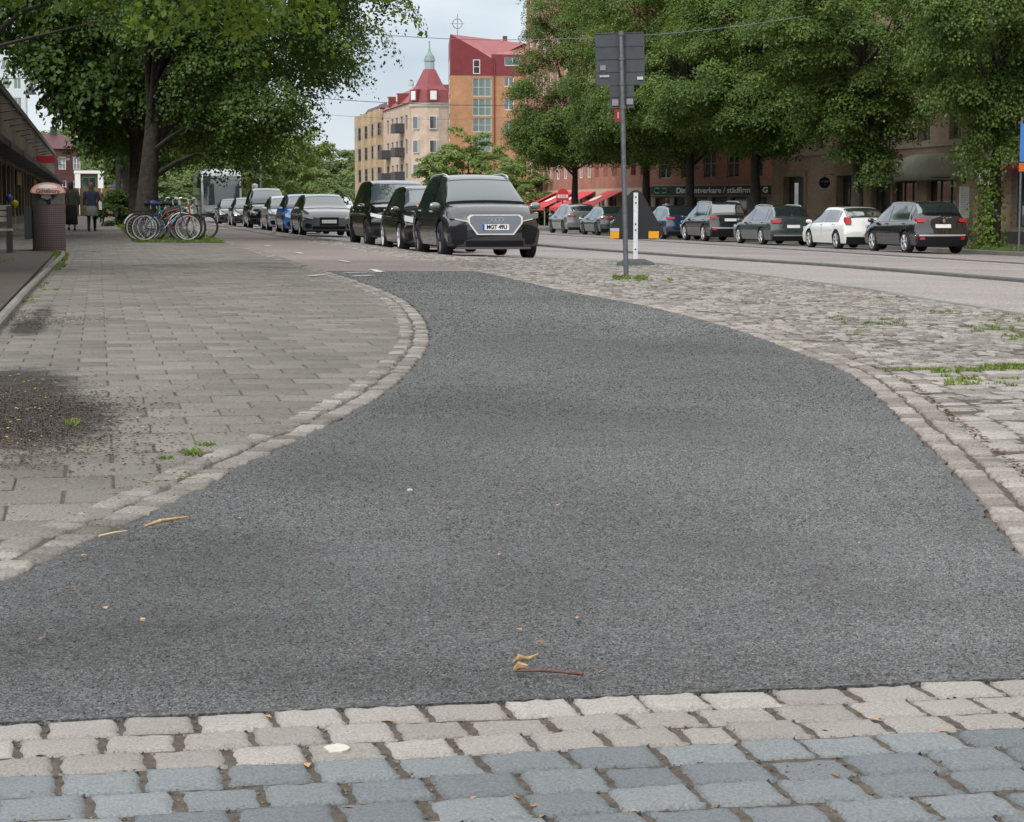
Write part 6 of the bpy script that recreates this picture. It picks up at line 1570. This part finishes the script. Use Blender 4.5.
# bench
t = thing('park_bench', 'grey slatted bench with dark steel legs left of the litter bin', 'bench', (-1.47, 36.7, GP(-1.4)), 0)
M_slatg = mat('weathered_slat', (.30, .29, .27), .8, var=.25, vscale=8)
for k in range(3):
    b = MB(); z = .58 + k * .105; b.box(-1.85, -.06, .235, .27, z, z + .085); b.build('back_slat', M_slatg, t)
for k in range(4):
    b = MB(); y0 = -.25 + k * .11; b.box(-1.85, -.02, y0, y0 + .09, .42, .455); b.build('seat_slat', M_slatg, t)
for x in (-.08, -1.75):
    b = MB(); b.box(x - .045, x + .045, .18, .232, 0, .86); b.build('leg', M_dframe, t); b = MB(); b.box(x - .045, x + .045, -.27, -.21, 0, .415); b.build('leg', M_dframe, t)
    b = MB(); b.box(x - .04, x + .04, -.205, .178, .36, .415); b.build('seat_bracket', M_dframe, t)
# balloons
for (px, py, c, nm) in [(12, 199, (.02, .09, .5), 'blue'), (17.5, 204, (.75, .62, .02), 'yellow')]:
    y = 74; tn = math.tan(math.atan((px - 512) / FPX) + YAW); u = tn * y; z = CZ + (207 - py) * y / 2000
    o = thing('balloon', '%s balloon floating by the pavilion behind the bench' % nm, 'balloon', (u, y, z), 0)
    b = MB(); b.lathe([(.001, -.16), (.03, -.14), (.1, -.06), (.125, .02), (.11, .09), (.06, .13), (.001, .145)], 16); b.build('skin', mat('balloon_' + nm, c, .3, coat=.4), o, smooth=60)
    b = MB(); b.tube([(0, 0, -.16), (.03, 0, -(z - GP(u)) * .5), (0, 0, -(z - GP(u)))], .004, 5); b.build('string', M_wframe, o)
# far parasol
t = thing('market_parasol', 'navy blue parasol with valance beyond the linden trunks', 'parasol', (1.85, 198, GP(1)), 0)
b = MB(); b.lathe([(.001, 3.25), (.9, 2.75), (1.0, 2.5), (1.0, 1.9), (.97, 1.9), (.97, 2.48), (.001, 3.1)], 8); b.build('canopy', mat('navy_canvas', (.015, .018, .05), .8), t); b = MB(); b.tube([(0, 0, 0), (0, 0, 3.1)], .035, 8); b.build('pole', M_wframe, t)
# right edge street sign
t = thing('street_sign', 'blue road sign with orange strip on a grey pole at the right picture edge', 'road sign', (27.72, 57.3, SWZ), -.15)
b = MB(); b.tube([(0, 0, 0), (0, 0, 4.1)], .035, 8); b.build('pole', M_galv, t)
b = MB(); b.box(-.06, .5, -.06, -.04, 2.75, 3.9); b.build('blue_panel', mat('sign_blue', (.05, .2, .55), .4), t)
b = MB(); b.box(-.08, .5, -.062, -.04, 2.45, 2.7); b.build('orange_panel', mat('sign_orange', (.6, .12, .02), .5), t)
# low shrubs past the trunks
tree_proto('shrub', 71, 5200, .8, .8, .62, .62, 60, .26, .09, .03, LM_left, bottom=-.9, droop=.1)
for (u, y, s, lb) in [(.95, 92, 1.3, 'low shrub farther along the grass strip left of the trunks'), (2.3, 71, .8, 'low shrub behind the parked bicycles')]:
    tree('shrub', 'shrub', lb, (u, y, GP(u)), y, s, 'low shrubs on the left grass strip', 'shrub')

# ------------------------------------------------------------------ bicycles
def make_bike(label, loc, rz, frame_m, rimm, lean=0., steer=0., saddle=None, rack=True, mud=None, step=False, r=.34):
    t = thing('bicycle', label, 'bicycle', loc, rz, 'bicycles parked under the big linden'); t.rotation_euler = (R(lean), 0, rz)
    wb_ = 1.06
    Ms = Matrix.Translation((wb_ - .12, 0, 0)) @ Matrix.Rotation(R(steer), 4, 'Z') @ Matrix.Translation((-(wb_ - .12), 0, 0))
    for x, Mx in ((0, Matrix.Identity(4)), (wb_, Ms)):
        b = MB(); ring = [(r, 0)]; M = Mx @ Matrix.Translation((x, 0, r))
        prof = [(r - .022 + .019 * math.cos(a), .019 * math.sin(a)) for a in [2 * math.pi * k / 8 for k in range(9)]]
        b.lathe(prof, 40, M, axis='y'); w = b.build('wheel', M_tyre, t, smooth=60)
        b = MB(); b.lathe([(r - .038, -.014), (r - .06, -.012), (r - .06, .012), (r - .038, .014), (r - .038, -.014)], 40, M, axis='y'); b.build('rim', rimm, w, smooth=60)
        b = MB()
        for k in range(20):
            a = 2 * math.pi * k / 20; b.tube([M @ Vector((.02 * math.cos(a + 1.2), (.02 if k % 2 else -.02), .02 * math.sin(a + 1.2))), M @ Vector(((r - .05) * math.cos(a), 0, (r - .05) * math.sin(a)))], .0022, 4, cap=False)
        b.lathe([(.001, -.04), (.02, -.04), (.02, .04), (.001, .04)], 10, M, axis='y'); b.build('spokes', M_alloy, w)
        b = MB(); V = []; a0, a1 = (-.2, 2.6)
        pts = [M @ Vector(((r + .018) * math.cos(a0 + (a1 - a0) * k / 12 + .3), 0, (r + .018) * math.sin(a0 + (a1 - a0) * k / 12 + .3))) for k in range(13)]
        if mud: b.tube(pts, .017, 6); b.build('mudguard', mud, t)
    bb_ = (.44, 0, .28); st_ = (.30, 0, .80); hd = (wb_ - .22, 0, .86); hl_ = (wb_ - .17, 0, .70)
    b = MB()
    b.tube([bb_, st_], .015, 8); b.tube([bb_, hl_], .018, 8); b.tube([(.33, 0, .72), hd] if not step else [(.40, 0, .45), (.6, 0, .5), hl_], .014, 8)
    for s in (-1, 1): b.tube([(0, s * .055, r), (.28, s * .02, .28 + .01), bb_], .009, 6); b.tube([(0, s * .055, r), (.31, s * .018, .72)], .008, 6)
    b.tube([hl_, (hl_[0] - .04, 0, .90)], .019, 8); b.build('frame', frame_m, t, smooth=60)
    b = MB()
    for s in (-1, 1): b.tube([Ms @ Vector((wb_ - .165, s * .035, .66)), Ms @ Vector((wb_ - .10, s * .05, .5)), Ms @ Vector((wb_, s * .05, r))], .011, 6)
    b.build('fork', frame_m, t)
    b = MB(); b.tube([(hl_[0] - .04, 0, .90), (hl_[0] - .05, 0, 1.02)], .014, 8); b.tube([Ms @ Vector(p) for p in [(hl_[0] - .24, -.29, 1.05), (hl_[0] - .08, -.22, 1.06), (hl_[0] - .02, 0, 1.02), (hl_[0] - .08, .22, 1.06), (hl_[0] - .24, .29, 1.05)]], .011, 8); hb = b.build('handlebar', M_alloy, t)
    for s in (-1, 1): b = MB(); b.tube([Ms @ Vector((hl_[0] - .25, s * .292, 1.05)), Ms @ Vector((hl_[0] - .15, s * .25, 1.057))], .016, 8); b.build('grip', M_black, hb)
    b = MB(); b.tube([(.31, 0, .76), (.285, 0, .90)], .012, 8); b.build('seat_post', M_alloy, t)
    b = MB(); b.tube([(.14, 0, .93), (.2, 0, .935), (.30, 0, .925), (.42, 0, .915)], [.05, .085, .05, .02], 10); q = b.build('saddle', saddle or M_black, t, smooth=60)
    b = MB(); b.lathe([(.062, -.035), (.075, -.035), (.075, -.03), (.062, -.03)], 16, Matrix.Translation(bb_), axis='y'); b.tube([(bb_[0], -.05, .28), (bb_[0] + .10, -.06, .14)], .01, 6); b.tube([(bb_[0], .05, .28), (bb_[0] - .10, .06, .42)], .01, 6); b.box(bb_[0] + .05, bb_[0] + .15, -.15, -.06, .13, .15); b.box(bb_[0] - .15, bb_[0] - .05, .06, .15, .41, .43); b.build('crank', M_galv, t)
    b = MB(); b.tube([(.0, -.05, r + .03), (bb_[0], -.05, .355)], .006, 4); b.tube([(.0, -.05, r - .03), (bb_[0], -.05, .205)], .006, 4); b.build('chain', M_black, t)
    if rack: b = MB(); [b.tube([(-.22, s * .05, .72), (.26, s * .05, .73)], .007, 5) for s in (-1, 1)]; [b.tube([(0, s * .06, r), (-.08, s * .05, .72)], .006, 5) for s in (-1, 1)]; b.box(-.2, .2, -.06, .06, .725, .735); b.build('rack', M_black, t)
    return t
M_bk = mat('bike_black', (.015, .015, .017), .3, coat=.6); M_br = mat('bike_red', (.30, .015, .022), .3, coat=.6); M_bg = mat('bike_mint', (.06, .32, .26), .35, coat=.5); M_bb = mat('bike_navy', (.03, .035, .09), .3, coat=.5)
M_rimw = mat('rim_silver', (.5, .51, .52), .35, metal=.5)
make_bike('nearest bicycle, dark frame with pale rims and blue black saddle', (1.10, 49.85, GP(1.2) + .02), .16, M_bb, M_rimw, lean=3, steer=-12, saddle=mat('saddle_blue', (.015, .025, .10), .6))
make_bike('bicycle with red and mint frame, its front wheel turned, behind the nearest one', (1.34, 50.35, GP(1.2) + .02), -.12, M_br, M_bk, lean=-3, steer=-38, rack=False)
make_bike('black bicycle with pale mudguards leaning behind the red one', (.98, 50.8, GP(1.2) + .02), .02, M_bk, M_rimw, lean=4, steer=15, mud=mat('mud_white', (.55, .55, .53), .4), step=True)
make_bike('mint green bicycle, third from the pavement edge', (1.25, 51.3, GP(1.2) + .02), .3, M_bg, M_rimw, lean=-4, steer=-25, rack=False)
make_bike('black bicycle standing farthest right with a black front tyre', (1.62, 51.9, GP(1.2) + .02), -.15, M_bk, M_bk, lean=2, steer=6)

# ------------------------------------------------------------------ people
def skin_body(parent, joints, edges, m, name='body', sub=1):
    me = bpy.data.meshes.new(name); me.from_pydata([j[0] for j in joints], edges, []); o = bpy.data.objects.new(name, me); COL.objects.link(o)
    o.modifiers.new('skin', 'SKIN'); 
    if not me.skin_vertices: me.skin_vertices.new()
    for i, j in enumerate(joints): r_ = j[1]; me.skin_vertices[0].data[i].radius = r_ if isinstance(r_, tuple) else (r_, r_)
    me.skin_vertices[0].data[0].use_root = True
    sm = o.modifiers.new('sub', 'SUBSURF'); sm.levels = sub; sm.render_levels = sub
    bpy.context.view_layer.update()
    nm = bpy.data.meshes.new_from_object(o.evaluated_get(bpy.context.evaluated_depsgraph_get())); bpy.data.objects.remove(o)
    nm.materials.clear(); nm.materials.append(m); shade(nm, 80)
    b = bpy.data.objects.new(name, nm); COL.objects.link(b); b.parent = parent; return b
M_skin = mat('skin', (.45, .28, .2), .6); M_hair = mat('hair_dark', (.03, .02, .015), .7)
def person(label, loc, rz, h, top, bottom, kind, hair=M_hair, bag=None):
    t = thing('person', label, 'person', loc, rz); k = h / 1.72; st = .13
    J = [((0, 0, .95), (.14, .10)), ((0, 0, 1.12), (.125, .09)), ((0, 0, 1.34), (.165, .10)), ((0, 0, 1.45), (.08, .07)), ((0, .01, 1.52), .05), ((0, .01, 1.58), (.07, .085)), ((0, .01, 1.66), (.075, .09)),
         ((.09, 0, .88), .095), ((.10, .10, .50), .06), ((.10, .12, .10), .042), ((.10, .02 + .24, .04), .04),
         ((-.09, 0, .88), .095), ((-.10, .02, .50), .06), ((-.10, -.18, .12), .042), ((-.10, -.06, .05), .04),
         ((.20, 0, 1.38), .055), ((.25, -.02, 1.12), .043), ((.24, .08, .90), .033), ((.235, .11, .81), .035),
         ((-.20, 0, 1.38), .055), ((-.25, .02, 1.12), .043), ((-.24, -.02, .90), .033), ((-.235, -.01, .81), .035)]
    E_ = [(0, 1), (1, 2), (2, 3), (3, 4), (4, 5), (5, 6), (0, 7), (7, 8), (8, 9), (9, 10), (0, 11), (11, 12), (12, 13), (13, 14), (2, 15), (15, 16), (16, 17), (17, 18), (2, 19), (19, 20), (20, 21), (21, 22)]
    b = skin_body(t, J, E_, M_skin)
    def tube_part(name, rings, m, n=16):
        q = MB(); V = []; Fs = []
        for (x, y, z, rx, ry) in rings:
            for i in range(n): a = 2 * math.pi * i / n; V.append((x + rx * math.cos(a), y + ry * math.sin(a), z))
        for i in range(len(rings) - 1):
            for j in range(n): Fs.append((i * n + j, i * n + (j + 1) % n, (i + 1) * n + (j + 1) % n, (i + 1) * n + j))
        q.add(V, Fs); return q.build(name, m, t, smooth=60)
    tube_part('top', [(0, 0, .92, .185, .14), (0, 0, 1.1, .165, .125), (0, 0, 1.3, .20, .13), (0, 0, 1.40, .20, .115), (0, 0, 1.47, .10, .085), (0, 0, 1.50, .06, .06)], top)
    for s in (1, -1):
        q = MB(); q.tube([(s * .18, 0, 1.42), (s * .215, 0, 1.36), (s * .255, -.02 * s, 1.12), (s * .25, .05 if s > 0 else -.01, .94)], [.06, .072, .058, .05], 10); q.build('sleeve', top, t, smooth=60)
    if kind == 'skirt':
        tube_part('skirt', [(0, 0, .97, .165, .125), (0, 0, .8, .215, .17), (0, 0, .58, .225, .2), (0, 0, .56, .21, .19)], bottom)
        for i, (sx, ky, fy_) in enumerate(((.10, .10, .12), (-.10, .02, -.18))):
            q = MB(); q.tube([(sx, 0, .80), (sx, ky, .5), (sx, fy_, .10)], [.09, .066, .047], 10); q.build('stocking', M_black, t, smooth=60)
    else:
        tube_part('long_skirt', [(0, 0, .97, .165, .125), (0, 0, .8, .20, .17), (0, 0, .5, .21, .22), (0, 0, .24, .22, .25), (0, 0, .22, .20, .23)], bottom)
    for (sx, fy_) in ((.10, .14), (-.10, -.16)):
        q = MB(); q.tube([(sx, fy_ - .04, .05 + (.05 if fy_ < 0 else 0)), (sx, fy_ + .05, .05 + (.02 if fy_ < 0 else 0)), (sx, fy_ + .17, .035)], [.045, .05, .035], 8); q.build('shoe', M_black, t, smooth=60)
    q = MB(); q.lathe([(.001, 1.765), (.06, 1.755), (.098, 1.69), (.10, 1.62), (.085, 1.54), (.07 if hair != 'long' else .1, 1.47 if kind != 'skirt' else 1.36)], 14, Matrix.Translation((0, -.012, 0))); q.build('hair', M_hair if kind != 'skirt' else mat('hair_brown', (.09, .05, .03), .7), t, smooth=60)
    if bag:
        q = MB(); q.add([(.27, -.08, .78), (.36, -.08, .78), (.36, .18, .78), (.27, .18, .78), (.25, -.1, 1.06), (.36, -.1, 1.06), (.36, .2, 1.06), (.25, .2, 1.06)], [(0, 1, 2, 3), (4, 5, 6, 7), (0, 1, 5, 4), (1, 2, 6, 5), (2, 3, 7, 6), (3, 0, 4, 7)])
        bg = q.build('bag', bag, None, smooth=30); q = MB(); q.tube([(.30, -.06, 1.06), (.2, 0, 1.42), (.30, .16, 1.06)], .012, 6); q.build('strap', bag, bg)
        bg.location = loc; bg.rotation_euler = (0, 0, rz); bg.scale = (k, k, k); tag(bg, 'white shoulder bag carried by the woman in the navy jacket', 'bag')
    t.scale = (k, k, k); return t
person('person in an olive top and long black skirt walking away past the litter bin', (-.93, 73.5, GP(-.9)), .0, 1.70, mat('olive_cloth', (.055, .06, .045), .9), mat('black_cloth', (.012, .012, .013), .9), 'long')
person('person in a navy jacket and grey skirt with a white bag, walking away', (-.22, 71.0, GP(-.2)), -.05, 1.66, mat('navy_cloth', (.018, .022, .05), .9), mat('grey_cloth', (.16, .16, .15), .9), 'skirt', bag=M_wframe)
person('distant person in dark clothes between the linden trunk and the navy parasol', (1.12, 131, GP(1)), .1, 1.7, mat('slate_cloth', (.05, .06, .08), .9), mat('black_cloth', (.012, .012, .013)), 'long')
person('distant person in a red top at the far end of the left pavement', (.2, 112, GP(0)), .2, 1.6, mat('red_cloth', (.3, .03, .03), .9), mat('navy_cloth', (.018, .022, .05)), 'skirt')

person('person in a light grey hood standing behind the navy hatchback of the far row', (27.2, 94.6, SWZ), .4, 1.78, mat('grey_hood', (.22, .22, .21), .9), mat('black_cloth', (.012, .012, .013)), 'long')
